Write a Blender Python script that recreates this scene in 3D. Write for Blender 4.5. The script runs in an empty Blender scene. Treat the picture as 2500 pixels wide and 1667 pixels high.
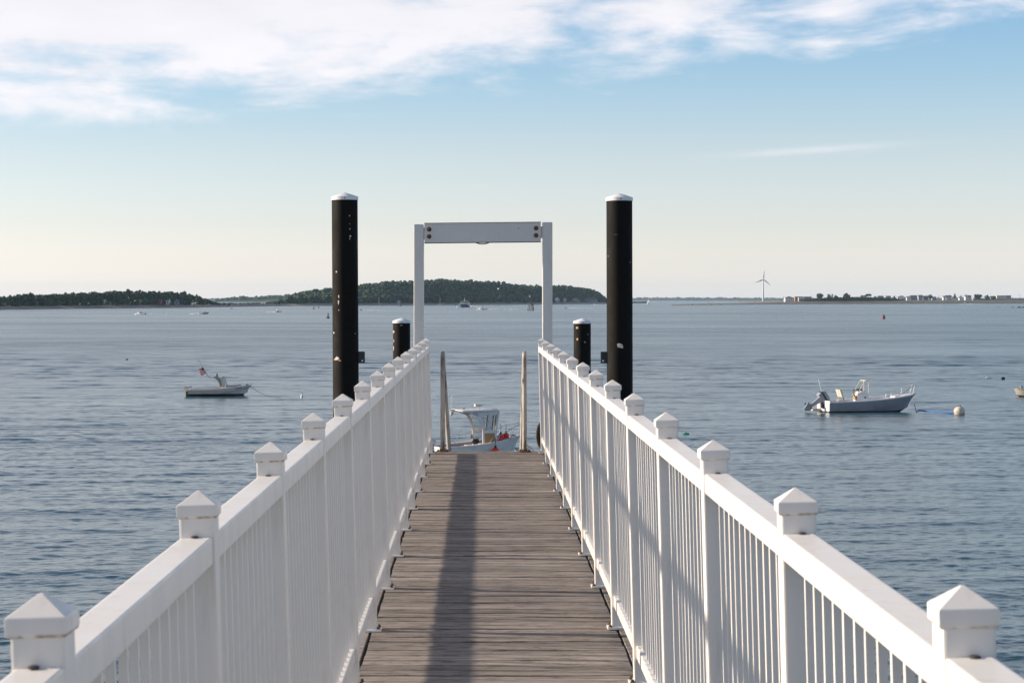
import bpy, bmesh, math, random
import numpy as np
from mathutils import Vector, Matrix
random.seed(7)
rng = np.random.default_rng(11)
R = math.radians
S = bpy.context.scene
COL = S.collection

# ------------------------------------------------------------------ camera
# level camera, 75 mm on a 36 mm frame, shifted so that the horizon sits above the middle
FPX = 5200.0; U0 = 1172.0; V0 = 731.0; EYE = 1.75
WATER = -4.75                      # water level below the deck (deck top is z = 0)
cam = bpy.data.cameras.new('camera'); camo = bpy.data.objects.new('camera', cam); COL.objects.link(camo)
cam.sensor_width = 36; cam.lens = 36 * FPX / 2500
camo.location = (0, 0, EYE); camo.rotation_euler = (R(90), 0, 0)
cam.shift_x = (1250 - U0) / 2500; cam.shift_y = -(833.5 - V0) / 2500
cam.clip_start = 0.1; cam.clip_end = 60000
cam.dof.use_dof = True; cam.dof.focus_distance = 26; cam.dof.aperture_fstop = 19
S.camera = camo

# ------------------------------------------------------------------ sun and sky
SUN_AZ = 8.0          # degrees ahead of due left (-X)
SUN_EL = 18.5
sd = Vector((-math.cos(R(SUN_AZ)) * math.cos(R(SUN_EL)), math.sin(R(SUN_AZ)) * math.cos(R(SUN_EL)), math.sin(R(SUN_EL))))
sun = bpy.data.lights.new('sun', 'SUN'); suno = bpy.data.objects.new('sun', sun); COL.objects.link(suno)
sun.energy = 4.8; sun.angle = R(2.0); sun.color = (1.0, 0.86, 0.70)
suno.rotation_euler = sd.to_track_quat('Z', 'Y').to_euler()
suno.location = (0, 0, 60)

W = bpy.data.worlds.new('World'); S.world = W; W.use_nodes = True
nt = W.node_tree; nt.nodes.clear()
def wn(t, **k):
    n = nt.nodes.new(t)
    for a, b in k.items(): setattr(n, a, b)
    return n
def wl(a, b): nt.links.new(a, b)
def wm(op, a, b=None, c=None, clamp=False):
    n = wn('ShaderNodeMath', operation=op); n.use_clamp = clamp
    for i, x in enumerate((a, b, c)):
        if x is None: continue
        if isinstance(x, (int, float)): n.inputs[i].default_value = x
        else: wl(x, n.inputs[i])
    return n.outputs[0]
def wmix(f, a, b, mode='MIX'):
    n = wn('ShaderNodeMix', data_type='RGBA', blend_type=mode)
    if isinstance(f, (int, float)): n.inputs[0].default_value = f
    else: wl(f, n.inputs[0])
    for i, x in ((6, a), (7, b)):
        if isinstance(x, tuple): n.inputs[i].default_value = (*x, 1)
        else: wl(x, n.inputs[i])
    return n.outputs[2]
sky = wn('ShaderNodeTexSky', sky_type='NISHITA', sun_disc=False)
sky.sun_elevation = R(SUN_EL); sky.sun_rotation = R(-90 + SUN_AZ)
sky.altitude = 0; sky.air_density = 1.0; sky.dust_density = 0.5; sky.ozone_density = 2.0
tc = wn('ShaderNodeTexCoord'); sep = wn('ShaderNodeSeparateXYZ'); wl(tc.outputs['Generated'], sep.inputs[0])
dx, dy, dz = sep.outputs
# air colour by elevation (whole sky, all azimuths): milky at the horizon, clear blue above
el = wm('MAXIMUM', dz, 0.0)
ramp = wn('ShaderNodeValToRGB'); wl(wm('POWER', el, 0.5), ramp.inputs[0])
SKYRAMP = [(0.0, (1.58, 1.64, 2.46)), (0.07, (1.48, 1.50, 2.10)), (0.13, (1.25, 1.23, 1.66)), (0.187, (1.09, 1.05, 1.33)), (0.264, (0.99, 0.945, 1.09)), (0.323, (0.80, 0.88, 1.03)), (0.373, (0.67, 0.825, 1.01)), (0.51, (0.70, 0.83, 0.96)), (0.66, (0.68, 0.74, 0.82)), (1.0, (0.62, 0.60, 0.57))]
cr = ramp.color_ramp
while len(cr.elements) > 1: cr.elements.remove(cr.elements[-1])
cr.elements[0].position = SKYRAMP[0][0]; cr.elements[0].color = (*SKYRAMP[0][1], 1)
for p, c in SKYRAMP[1:]:
    e = cr.elements.new(p); e.color = (*c, 1)
skycol = wmix(1.0, sky.outputs[0], ramp.outputs[0], 'MULTIPLY')
# clouds: a bank of high cloud whose ragged lower edge lies about six degrees up
proj = wn('ShaderNodeCombineXYZ')
den = wm('ADD', wm('MAXIMUM', dz, 0.0), 0.06)
wl(wm('DIVIDE', dx, den), proj.inputs[0]); wl(wm('DIVIDE', dy, den), proj.inputs[1])
def wnoise(vec, scale, detail, rough, dist=0.0, sc=(1, 1, 1), loc=(0, 0, 0)):
    m = wn('ShaderNodeMapping'); m.inputs['Scale'].default_value = sc; m.inputs['Location'].default_value = loc
    wl(vec, m.inputs[0])
    n = wn('ShaderNodeTexNoise'); wl(m.outputs[0], n.inputs['Vector'])
    n.inputs['Scale'].default_value = scale; n.inputs['Detail'].default_value = detail
    n.inputs['Roughness'].default_value = rough; n.inputs['Distortion'].default_value = dist
    return n.outputs[0]
direct = tc.outputs['Generated']
n1 = wnoise(direct, 1.0, 8, 0.58, 0.35, (9, 9, 34), (9.7, 6.6, 5.1))
n2 = wnoise(direct, 1.0, 6, 0.55, 0.2, (26, 26, 80), (0.6, 2.0, 5.0))
n3 = wnoise(proj.outputs[0], 0.9, 6, 0.55, 0.3, (1, 1, 1), (1.3, 0, 0))
# height above the lower edge of the bank (edge climbs to the right)
edge = wm('ADD', wm('ADD', wm('MULTIPLY', dx, 0.078), 0.1085), wm('MULTIPLY', wm('MAXIMUM', dx, 0.0), 0.055))
h = wm('SUBTRACT', dz, edge)
cov = wm('ADD', wm('ADD', wm('MULTIPLY', h, 42.0), 0.55), wm('MULTIPLY', wm('SUBTRACT', n1, 0.5), 4.4))
cov = wm('ADD', cov, wm('MULTIPLY', wm('SUBTRACT', n2, 0.5), 2.4))
sm = wn('ShaderNodeMapRange', interpolation_type='SMOOTHSTEP'); wl(cov, sm.inputs[0])
sm.inputs[1].default_value = -0.1; sm.inputs[2].default_value = 1.5
bank = sm.outputs[0]
high = wn('ShaderNodeMapRange', interpolation_type='SMOOTHSTEP'); wl(dz, high.inputs[0]); high.inputs[1].default_value = 0.16; high.inputs[2].default_value = 0.34
broken = wn('ShaderNodeMapRange', interpolation_type='SMOOTHSTEP'); wl(n3, broken.inputs[0]); broken.inputs[1].default_value = 0.48; broken.inputs[2].default_value = 0.68
bmix = wn('ShaderNodeMix', data_type='FLOAT'); wl(high.outputs[0], bmix.inputs[0]); wl(bank, bmix.inputs[2]); wl(wm('MULTIPLY', broken.outputs[0], 0.45), bmix.inputs[3])
# one thin streak of cirrus low on the right
wy = wm('DIVIDE', wm('SUBTRACT', wm('ADD', dz, wm('MULTIPLY', dx, -0.055)), 0.0605), 0.0016)
wx = wm('DIVIDE', wm('SUBTRACT', dx, 0.155), 0.034)
wisp = wm('MULTIPLY', wm('POWER', 2.718, wm('MULTIPLY', wm('ADD', wm('MULTIPLY', wx, wx), wm('MULTIPLY', wy, wy)), -1.0)), wm('MULTIPLY', n2, 0.9))
cmask = wm('MAXIMUM', wm('MULTIPLY', bmix.outputs[0], 0.90), wisp, clamp=True)
shade = wm('ADD', wm('MULTIPLY', n1, 0.30), 0.82)
cc = wn('ShaderNodeMix', data_type='RGBA', blend_type='MULTIPLY'); cc.inputs[0].default_value = 1
cc.inputs[6].default_value = (6.1, 5.85, 6.05, 1)
sh3 = wn('ShaderNodeCombineXYZ')
for i in range(3): wl(shade, sh3.inputs[i])
wl(sh3.outputs[0], cc.inputs[7])
final = wmix(cmask, skycol, cc.outputs[2])
bg = wn('ShaderNodeBackground'); bg.inputs[1].default_value = 0.112
wl(final, bg.inputs[0])
wo = wn('ShaderNodeOutputWorld'); wl(bg.outputs[0], wo.inputs[0])

S.view_settings.view_transform = 'Standard'; S.view_settings.look = 'None'
S.view_settings.exposure = 0.6; S.view_settings.gamma = 1.0; S.view_settings.use_curve_mapping = False
S.cycles.use_denoising = True
try:
    S.cycles.denoiser = 'OPENIMAGEDENOISE'; S.cycles.denoising_prefilter = 'ACCURATE'
except Exception: pass
S.cycles.max_bounces = 6; S.cycles.diffuse_bounces = 3; S.cycles.glossy_bounces = 3
S.cycles.transmission_bounces = 4; S.cycles.volume_bounces = 0; S.cycles.transparent_max_bounces = 6
S.cycles.caustics_reflective = True; S.cycles.caustics_refractive = False
S.cycles.sample_clamp_indirect = 6.0

# ------------------------------------------------------------------ pixel helpers (photo pixel -> place)
def Yw(v): return (EYE - WATER) * FPX / (v - V0)          # distance of a point on the water seen at row v
def X(u, y): return (u - U0) * y / FPX
def Z(v, y): return EYE - (v - V0) * y / FPX

# ------------------------------------------------------------------ mesh helpers
class MB:
    def __init__(s): s.v = []; s.f = []
    def add(s, vs, fs):
        o = len(s.v); s.v += [tuple(p) for p in vs]; s.f += [tuple(i + o for i in q) for q in fs]; return s
    def box(s, cx, cy, cz, sx, sy, sz, M=None):
        vs = [Vector((cx + a * sx / 2, cy + b * sy / 2, cz + c * sz / 2)) for c in (-1, 1) for a, b in ((-1, -1), (1, -1), (1, 1), (-1, 1))]
        if M: vs = [M @ p for p in vs]
        return s.add(vs, [(3, 2, 1, 0), (4, 5, 6, 7), (0, 1, 5, 4), (1, 2, 6, 5), (2, 3, 7, 6), (3, 0, 4, 7)])
    def tube(s, path, r, n=8, caps=True):
        P = [Vector(p) for p in path]; k = len(P)
        rs = r if isinstance(r, (list, tuple)) else [r] * k
        vs = []; up = None
        for i, p in enumerate(P):
            d = (P[min(i + 1, k - 1)] - P[max(i - 1, 0)]).normalized()
            if up is None:
                up = Vector((0, 0, 1)) if abs(d.z) < 0.9 else Vector((1, 0, 0))
            a = d.cross(up).normalized(); b = a.cross(d).normalized(); up = b
            for j in range(n):
                t = 2 * math.pi * j / n
                vs.append(p + (a * math.cos(t) + b * math.sin(t)) * rs[i])
        fs = [(i * n + j, i * n + (j + 1) % n, (i + 1) * n + (j + 1) % n, (i + 1) * n + j) for i in range(k - 1) for j in range(n)]
        if caps: fs += [tuple(range(n - 1, -1, -1)), tuple((k - 1) * n + j for j in range(n))]
        return s.add(vs, fs)
    def lathe(s, prof, c=(0, 0, 0), n=24, M=None):
        vs = []
        for r_, z_ in prof:
            for j in range(n):
                t = 2 * math.pi * j / n
                p = Vector((c[0] + r_ * math.cos(t), c[1] + r_ * math.sin(t), c[2] + z_))
                vs.append(M @ p if M else p)
        k = len(prof)
        fs = [(i * n + j, i * n + (j + 1) % n, (i + 1) * n + (j + 1) % n, (i + 1) * n + j) for i in range(k - 1) for j in range(n)]
        fs += [tuple(range(n - 1, -1, -1)), tuple((k - 1) * n + j for j in range(n))]
        return s.add(vs, fs)
    def prism(s, poly, ext):
        e = Vector(ext); k = len(poly); A = [Vector(p) for p in poly]
        vs = A + [p + e for p in A]
        return s.add(vs, [tuple(range(k - 1, -1, -1)), tuple(range(k, 2 * k))] + [(i, (i + 1) % k, k + (i + 1) % k, k + i) for i in range(k)])
    def loft(s, rings, closed=True, caps=True):
        n = len(rings[0]); vs = [p for r_ in rings for p in r_]; fs = []
        for i in range(len(rings) - 1):
            for j in range(n if closed else n - 1):
                fs.append((i * n + j, i * n + (j + 1) % n, (i + 1) * n + (j + 1) % n, (i + 1) * n + j))
        if caps and closed: fs += [tuple(range(n - 1, -1, -1)), tuple((len(rings) - 1) * n + j for j in range(n))]
        return s.add(vs, fs)
    def mesh(s, name, bevel=None, smooth=False, seg=2):
        me = bpy.data.meshes.new(name); me.from_pydata(s.v, [], s.f); me.validate()
        bm = bmesh.new(); bm.from_mesh(me)
        bmesh.ops.recalc_face_normals(bm, faces=bm.faces)
        if bevel:
            ed = [e for e in bm.edges if len(e.link_faces) == 2 and e.calc_face_angle(0) > 0.4]
            bmesh.ops.bevel(bm, geom=ed, offset=bevel, segments=seg, profile=0.6, affect='EDGES', clamp_overlap=True)
        bm.to_mesh(me); bm.free()
        if smooth:
            for p in me.polygons: p.use_smooth = True
            try: me.set_sharp_from_angle(angle=R(38))
            except Exception: pass
        return me
    def build(s, name, mat, parent=None, bevel=None, smooth=False, loc=None):
        return place(name, s.mesh(name, bevel, smooth), mat, parent, loc)
def place(name, me, mat, parent=None, loc=None, rot=None):
    o = bpy.data.objects.new(name, me)
    if mat and not me.materials: me.materials.append(mat)
    COL.objects.link(o); o.parent = parent
    if loc is not None: o.location = loc
    if rot is not None: o.rotation_euler = rot
    return o
def tag(o, label=None, cat=None, group=None, kind=None):
    for k, v in (('label', label), ('category', cat), ('group', group), ('kind', kind)):
        if v: o[k] = v
    return o
def thing(name, label, cat, loc=(0, 0, 0), rz=0.0, group=None, rot=None):
    o = bpy.data.objects.new(name, None); COL.objects.link(o); o.location = loc
    o.rotation_euler = rot if rot else (0, 0, rz); o.empty_display_size = 0.2
    return tag(o, label, cat, group)

# ------------------------------------------------------------------ material helpers
class NT:
    def __init__(s, name):
        s.m = bpy.data.materials.new(name); s.m.use_nodes = True; s.t = s.m.node_tree
        s.b = s.t.nodes['Principled BSDF']
    def n(s, ty, **k):
        q = s.t.nodes.new(ty)
        for a, b in k.items(): setattr(q, a, b)
        return q
    def l(s, a, b): s.t.links.new(a, b)
    def set(s, q, i, x):
        if isinstance(x, tuple): q.inputs[i].default_value = (*x, 1) if len(x) == 3 and q.inputs[i].type == 'RGBA' else x
        elif isinstance(x, (int, float)): q.inputs[i].default_value = x
        else: s.l(x, q.inputs[i])
    def coord(s, kind='Object', sc=(1, 1, 1), rot=(0, 0, 0)):
        c = s.n('ShaderNodeTexCoord'); m = s.n('ShaderNodeMapping'); m.inputs['Scale'].default_value = sc; m.inputs['Rotation'].default_value = rot
        s.l(c.outputs[kind], m.inputs[0]); return m.outputs[0]
    def noise(s, vec, scale, detail=4, rough=0.55, dist=0.0, dims='3D', w=None):
        q = s.n('ShaderNodeTexNoise', noise_dimensions=dims)
        if vec is not None: s.l(vec, q.inputs['Vector'])
        q.inputs['Scale'].default_value = scale; q.inputs['Detail'].default_value = detail; q.inputs['Roughness'].default_value = rough; q.inputs['Distortion'].default_value = dist
        if w is not None: s.set(q, 'W', w)
        return q.outputs[0]
    def math(s, op, a, b=None, c=None, clamp=False):
        q = s.n('ShaderNodeMath', operation=op); q.use_clamp = clamp
        for i, x in enumerate((a, b, c)):
            if x is not None: s.set(q, i, x)
        return q.outputs[0]
    def ramp(s, x, a, b, lo=0.0, hi=1.0):
        q = s.n('ShaderNodeMapRange', interpolation_type='SMOOTHSTEP'); s.set(q, 0, x)
        for i, z in zip((1, 2, 3, 4), (a, b, lo, hi)): q.inputs[i].default_value = z
        return q.outputs[0]
    def mix(s, f, a, b, mode='MIX'):
        q = s.n('ShaderNodeMix', data_type='RGBA', blend_type=mode); s.set(q, 0, f); s.set(q, 6, a); s.set(q, 7, b); return q.outputs[2]
    def bump(s, h, strength=0.3, dist=0.01):
        q = s.n('ShaderNodeBump'); q.inputs['Strength'].default_value = strength; q.inputs['Distance'].default_value = dist
        s.l(h, q.inputs['Height']); s.l(q.outputs[0], s.b.inputs['Normal']); return q
    def rand(s): return s.n('ShaderNodeObjectInfo').outputs['Random']
def simple(name, col, rough=0.5, metal=0.0, var=0.10, scale=6.0, spec=0.5, bump=0.0):
    t = NT(name); v = t.coord()
    n = t.noise(v, scale, 5, 0.6)
    d = tuple(max(0, c * (1 - var * 2)) for c in col); l_ = tuple(min(1, c * (1 + var)) for c in col)
    t.set(t.b, 'Base Color', t.mix(t.ramp(n, 0.3, 0.7), d, l_))
    t.set(t.b, 'Roughness', t.ramp(n, 0.2, 0.8, rough * 0.85, min(1, rough * 1.2)))
    t.b.inputs['Metallic'].default_value = metal; t.b.inputs['Specular IOR Level'].default_value = spec
    if bump: t.bump(n, bump, 0.01)
    return t.m
M = {}
# white painted aluminium, faint grime
def white_paint(name, col=(0.80, 0.757, 0.708), rust=False):
    t = NT(name); v = t.coord()
    n = t.noise(v, 7, 6, 0.65); n2 = t.noise(t.coord(sc=(30, 30, 3)), 1.0, 4, 0.6)
    c = t.mix(t.math('MULTIPLY', t.ramp(n, 0.45, 0.75), 0.30), col, (0.66, 0.63, 0.60))
    c = t.mix(t.math('MULTIPLY', t.ramp(n2, 0.55, 0.75), 0.38), c, (0.54, 0.49, 0.43))
    n4 = t.noise(t.coord('Generated'), 60, 2, 0.5)
    if rust:   # rusty run-off caught under the lip of the cap
        q = t.n('ShaderNodeSeparateXYZ'); t.l(t.coord(), q.inputs[0])
        band = t.math('MULTIPLY', t.ramp(q.outputs[2], 0.0075, 0.0015), t.ramp(t.noise(v, 26, 3, 0.6, w=None), 0.40, 0.58))
        rn = t.math('MULTIPLY', band, t.ramp(t.rand(), 0.0, 0.8, 0.35, 1.0))
        c = t.mix(rn, c, (0.22, 0.12, 0.05))
    t.set(t.b, 'Base Color', c); t.set(t.b, 'Roughness', t.ramp(n, 0.3, 0.7, 0.32, 0.5))
    t.bump(n4, 0.04, 0.002)
    return t.m
M['white'] = white_paint('white_paint'); M['cap'] = white_paint('white_cap', rust=True)
M['gate'] = white_paint('gate_paint', (0.70, 0.672, 0.64))
M['bolt'] = simple('weathered_bolt', (0.13, 0.09, 0.06), 0.6, 0.5)
M['slot'] = simple('dark_slot', (0.05, 0.04, 0.04), 0.7)
M['rust'] = simple('rusty_bolt', (0.16, 0.085, 0.045), 0.75, 0.3, 0.3, 40)
def deck_wood(nm, edges):
    t = NT(nm); geo = t.n('ShaderNodeNewGeometry')
    mp = t.n('ShaderNodeMapping'); mp.inputs['Scale'].default_value = (1.6, 42, 42); t.l(geo.outputs['Position'], mp.inputs[0])
    mp2 = t.n('ShaderNodeMapping'); mp2.inputs['Scale'].default_value = (7, 150, 150); t.l(geo.outputs['Position'], mp2.inputs[0])
    rnd = t.rand()
    grain = t.noise(mp.outputs[0], 1.0, 6, 0.65, 0.6, '4D', t.math('MULTIPLY', rnd, 60))
    fine = t.noise(mp2.outputs[0], 1.0, 4, 0.6, 0.3, '4D', t.math('MULTIPLY', rnd, 30))
    spot = t.noise(geo.outputs['Position'], 2.4, 5, 0.62)
    mpm = t.n('ShaderNodeMapping'); mpm.inputs['Scale'].default_value = (7.5, 20, 20); t.l(geo.outputs['Position'], mpm.inputs[0])
    mould = t.noise(mpm.outputs[0], 1.0, 7, 0.72)
    c = t.mix(t.ramp(grain, 0.3, 0.7), (0.222, 0.184, 0.157), (0.415, 0.358, 0.318))
    c = t.mix(t.ramp(fine, 0.50, 0.68, 0, 0.8), c, (0.105, 0.088, 0.075))
    c = t.mix(t.ramp(grain, 0.60, 0.72, 0, 0.6), c, (0.47, 0.42, 0.385))
    c = t.mix(t.ramp(mould, 0.50, 0.62, 0, 0.72), c, (0.110, 0.092, 0.078))
    c = t.mix(t.ramp(spot, 0.55, 0.75, 0, 0.5), c, (0.24, 0.19, 0.125))
    if edges:   # grime and rot along the sawn edges of each board
        sp = t.n('ShaderNodeSeparateXYZ'); t.l(t.coord(), sp.inputs[0])
        ed = t.math('ADD', t.math('ABSOLUTE', sp.outputs[1]), t.math('MULTIPLY', t.math('SUBTRACT', mould, 0.5), 0.05))
        c = t.mix(t.ramp(ed, 0.050, 0.072, 0, 0.42), c, (0.075, 0.060, 0.050))
    wear = t.noise(geo.outputs['Position'], 1.1, 4, 0.6)
    c = t.mix(t.ramp(wear, 0.5, 0.7, 0, 0.35), c, (0.33, 0.29, 0.265))
    tone = t.ramp(rnd, 0, 1, 0.74, 1.08)
    q = t.n('ShaderNodeCombineXYZ')
    for i in range(3): t.l(tone, q.inputs[i])
    c = t.mix(1.0, c, q.outputs[0], 'MULTIPLY')
    t.set(t.b, 'Base Color', c); t.b.inputs['Roughness'].default_value = 0.85; t.b.inputs['Specular IOR Level'].default_value = 0.25
    t.bump(t.math('ADD', t.math('MULTIPLY', grain, 0.6), fine), 0.55, 0.006)
    return t.m
M['deck'] = deck_wood('weathered_deck_wood', False); M['plank'] = deck_wood('weathered_plank', True)
M['beam'] = simple('stringer_timber', (0.14, 0.115, 0.09), 0.85, 0, 0.2, 5)
def pile_coat():
    t = NT('black_pile_coating'); v = t.coord()
    n = t.noise(v, 3, 6, 0.65); st = t.noise(t.coord(sc=(9, 9, 0.7)), 1, 5, 0.6)
    c = t.mix(t.ramp(n, 0.35, 0.75), (0.005, 0.0045, 0.0045), (0.014, 0.011, 0.009))
    c = t.mix(t.ramp(st, 0.6, 0.8, 0, 0.5), c, (0.028, 0.020, 0.015))
    t.set(t.b, 'Base Color', c); t.set(t.b, 'Roughness', t.ramp(n, 0.3, 0.7, 0.6, 0.85)); t.b.inputs['Specular IOR Level'].default_value = 0.15
    t.bump(st, 0.1, 0.01)
    return t.m
M['pile'] = pile_coat()
M['chip'] = simple('chipped_white', (0.72, 0.66, 0.58), 0.8, 0, 0.15, 60)
M['chip_rust'] = simple('chipped_rust', (0.62, 0.42, 0.24), 0.8, 0, 0.3, 60)
def pipe_metal():
    t = NT('stained_aluminium_pipe'); n = t.noise(t.coord(sc=(12, 12, 2.2)), 1, 6, 0.7)
    t.set(t.b, 'Base Color', t.mix(t.ramp(n, 0.42, 0.66), (0.40, 0.37, 0.335), (0.12, 0.09, 0.07)))
    t.set(t.b, 'Roughness', t.ramp(n, 0.3, 0.7, 0.45, 0.7)); t.b.inputs['Metallic'].default_value = 0.35
    return t.m
M['pipe'] = pipe_metal()
M['bracket'] = simple('bracket_plate', (0.025, 0.03, 0.045), 0.45, 0.2)
M['whitebolt'] = simple('bright_bolt', (0.72, 0.72, 0.70), 0.35, 0.3)
M['rubber'] = simple('black_rubber', (0.025, 0.022, 0.02), 0.7, 0, 0.3, 20)
M['rope'] = simple('dark_rope', (0.09, 0.065, 0.045), 0.9, 0, 0.3, 60)
M['rope_line'] = simple('mooring_rope', (0.045, 0.045, 0.05), 0.85)
M['bluerope'] = simple('blue_mooring_rope', (0.02, 0.15, 0.42), 0.6)

# ------------------------------------------------------------------ water
def water_mat():
    t = NT('sea_water'); geo = t.n('ShaderNodeNewGeometry')
    def mp(sc, rot=0.0):
        m = t.n('ShaderNodeMapping'); m.inputs['Scale'].default_value = (sc[0], sc[1], 1); m.inputs['Rotation'].default_value = (0, 0, rot)
        t.l(geo.outputs['Position'], m.inputs[0]); return m.outputs[0]
    sep_ = t.n('ShaderNodeSeparateXYZ'); t.l(geo.outputs['Position'], sep_.inputs[0])
    a = t.noise(mp((4.0, 7.0), 0.12), 1.0, 3, 0.6, 0.3)
    t.set(t.b, 'Base Color', (0.020, 0.062, 0.076))
    # ripples too small for the mesh: rougher out in the open harbour than close in, with wind streaks
    far = t.ramp(t.math('LOGARITHM', sep_.outputs[1], 10.0), 1.6, 2.75, 0.14, 0.26)
    gust = t.noise(mp((0.009, 0.022), 0.05), 1.0, 4, 0.6, 0.4)
    t.set(t.b, 'Roughness', t.math('MULTIPLY', far, t.ramp(gust, 0.35, 0.65, 0.88, 1.10)))
    t.b.inputs['IOR'].default_value = 1.333
    t.bump(a, 0.8, 0.02)
    return t.m
M['water'] = water_mat()
def water_surface():
    ys = [14.0]
    while ys[-1] < 14000:
        y = ys[-1]
        ys.append(y + (0.6 if y < 33 else 0.078 if y < 105 else y * 0.0013 if y < 170 else y * 0.0013 * (y / 170) ** 0.83 if y < 700 else y * 0.01 if y < 1600 else y * 0.03))
    ys[-1] = 14000.0
    ys = np.array(ys); dyr = np.gradient(ys)
    NC = 480
    tt = np.linspace(-1, 1, NC)
    half = 0.29 * ys + 6
    xx = tt[None, :] * half[:, None]; yy = np.repeat(ys[:, None], NC, 1)
    cell = np.maximum(dyr, half * 2 / NC)[:, None]
    zz = np.zeros_like(xx)
    main = R(-84)      # waves run mostly towards the beach, a little across
    K = 130
    xx = xx.astype(np.float32); yy = yy.astype(np.float32); zz = zz.astype(np.float32); cell = cell.astype(np.float32)
    warp = [(0.7 * np.sin(xx * 0.045 + i) + 0.5 * np.sin(yy * 0.03 + 2 * i) + 0.6 * np.sin(0.11 * xx - 0.16 * yy + i)).astype(np.float32) for i in range(4)]
    cmin = float(cell.min())
    for i in range(K):
        lam = 0.2 * (9.0 / 0.2) ** ((i + rng.random()) / K)
        a = main + rng.normal(0, 0.62 if lam < 0.8 else 0.5 if lam < 1.6 else 0.34 if lam < 3 else 0.10)
        k = 2 * math.pi / lam
        slope = 0.0225 if lam < 0.55 else 0.0105 if lam < 1.2 else 0.0075 if lam < 3 else 0.0056
        last = int(np.searchsorted(cell[:, 0] * 2.1, lam))          # rows whose cells are fine enough
        if last < 3: continue
        q = slice(0, last)
        fade = np.clip((lam / cell[q] - 2.1) / 1.5, 0, 1)
        zz[q] += fade * (slope / k) * np.sin(k * (xx[q] * math.cos(a) + yy[q] * math.sin(a)) + rng.random() * 6.28 + warp[i % 4][q])
    # wind patches: some areas calmer than others
    calm = 0.5 + 0.25 * np.sin(xx * 0.021 + 0.035 * yy) + 0.25 * np.sin(0.06 * yy - xx * 0.008 + 1.3)
    zz *= (0.62 + 0.55 * calm) * (1 + 0.7 * np.clip((yy - 60) / 120, 0, 1))
    nr = len(ys)
    co = np.stack([xx, yy, zz + WATER], -1).reshape(-1, 3)
    ii = np.arange(nr * NC).reshape(nr, NC)
    q = np.stack([ii[:-1, :-1], ii[:-1, 1:], ii[1:, 1:], ii[1:, :-1]], -1).reshape(-1, 4)
    # flat sheets to the sides and behind, so that the sea goes on all round
    extra = np.array([[-9, 14], [9, 14], [-0.29 * 14000 - 6, 14000], [0.29 * 14000 + 6, 14000], [-14000, 14000], [14000, 14000], [-14000, 14], [14000, 14], [-14000, -2000], [14000, -2000]], float)
    e0 = len(co)
    extra[0] = [-half[0], 14]; extra[1] = [half[0], 14]
    co = np.vstack([co, np.c_[extra, np.full(len(extra), WATER)]])
    eq = np.array([[e0 + 6, e0 + 0, e0 + 2, e0 + 4], [e0 + 1, e0 + 7, e0 + 5, e0 + 3], [e0 + 8, e0 + 9, e0 + 7, e0 + 6]])
    q = np.vstack([q, eq])
    me = bpy.data.meshes.new('water'); me.vertices.add(len(co)); me.vertices.foreach_set('co', co.astype(np.float32).ravel())
    me.loops.add(q.size); me.loops.foreach_set('vertex_index', q.astype(np.int32).ravel())
    me.polygons.add(len(q)); me.polygons.foreach_set('loop_start', np.arange(0, q.size, 4, dtype=np.int32))
    me.polygons.foreach_set('use_smooth', np.ones(len(q), dtype=bool))
    me.update(calc_edges=True)
    o = place('water', me, M['water']); tag(o, 'blue grey rippled harbour water reaching to the horizon', 'water', kind='structure')
    print('water quads', len(q))
water_surface()
# ------------------------------------------------------------------ the gangway: deck and railings
PITCH = 1.66                # post spacing
SLOPE = R(-0.07)            # the gangway falls very slightly away from the shore
DECK_END = 25.12
def deck():
    d = thing('gangway_deck', 'weathered grey brown plank deck of the gangway between the white railings', 'deck', rot=(SLOPE, 0, 0))
    d['kind'] = 'structure'
    L = -0.572; Rr = 0.728
    var = []
    for k in range(5):
        m = MB(); w = 0.1392 - 0.0008 * k; n = 7
        rings = []
        for i in range(n):
            x = L + (Rr - L) * i / (n - 1); e = 0.0014 * math.sin(i * 2.1 + k * 1.7); zt = 0.0016 * math.sin(i * 1.3 + k)
            rings.append([(x, -w / 2 + e, -0.04), (x, w / 2 + e, -0.04), (x, w / 2 + e, zt - 0.003), (x, w / 2 - 0.003 + e, zt), (x, -w / 2 + 0.003 + e, zt), (x, -w / 2 + e, zt - 0.003)])
        m.loft(rings); var.append(m.mesh('plank'))
    y = 0.9; i = 0
    while y < DECK_END - 0.05:
        o = place('plank', var[random.randrange(5)], M['plank'], d, (random.uniform(-.003, .003), y, random.uniform(-.004, .0015)), (random.uniform(-.010, .010), random.uniform(-.0006, .0006), random.uniform(-.0012, .0012)))
        y += 0.1432; i += 1
    # long edge boards under the posts, a dark gap between them and the planks
    for x0, x1 in ((L - 0.165, L - 0.016), (Rr + 0.016, Rr + 0.175)):
        yy = 0.85
        while yy < DECK_END:
            y1 = min(yy + 3.66, DECK_END)
            m = MB(); m.box((x0 + x1) / 2, (yy + y1) / 2, -0.0205, x1 - x0, y1 - yy - 0.004, 0.041)
            m.build('edge_board', M['deck'], d, bevel=0.003)
            yy = y1
    for x in (-0.66, 0.08, 0.82):
        m = MB(); m.box(x, 12.9, -0.19, 0.10, 24.1, 0.28); m.build('stringer', M['beam'], d)
    m = MB(); m.box(0.078, DECK_END + 0.03, -0.17, 1.62, 0.05, 0.29); m.build('end_beam', M['beam'], d, bevel=0.004)
    return d
deck()

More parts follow.
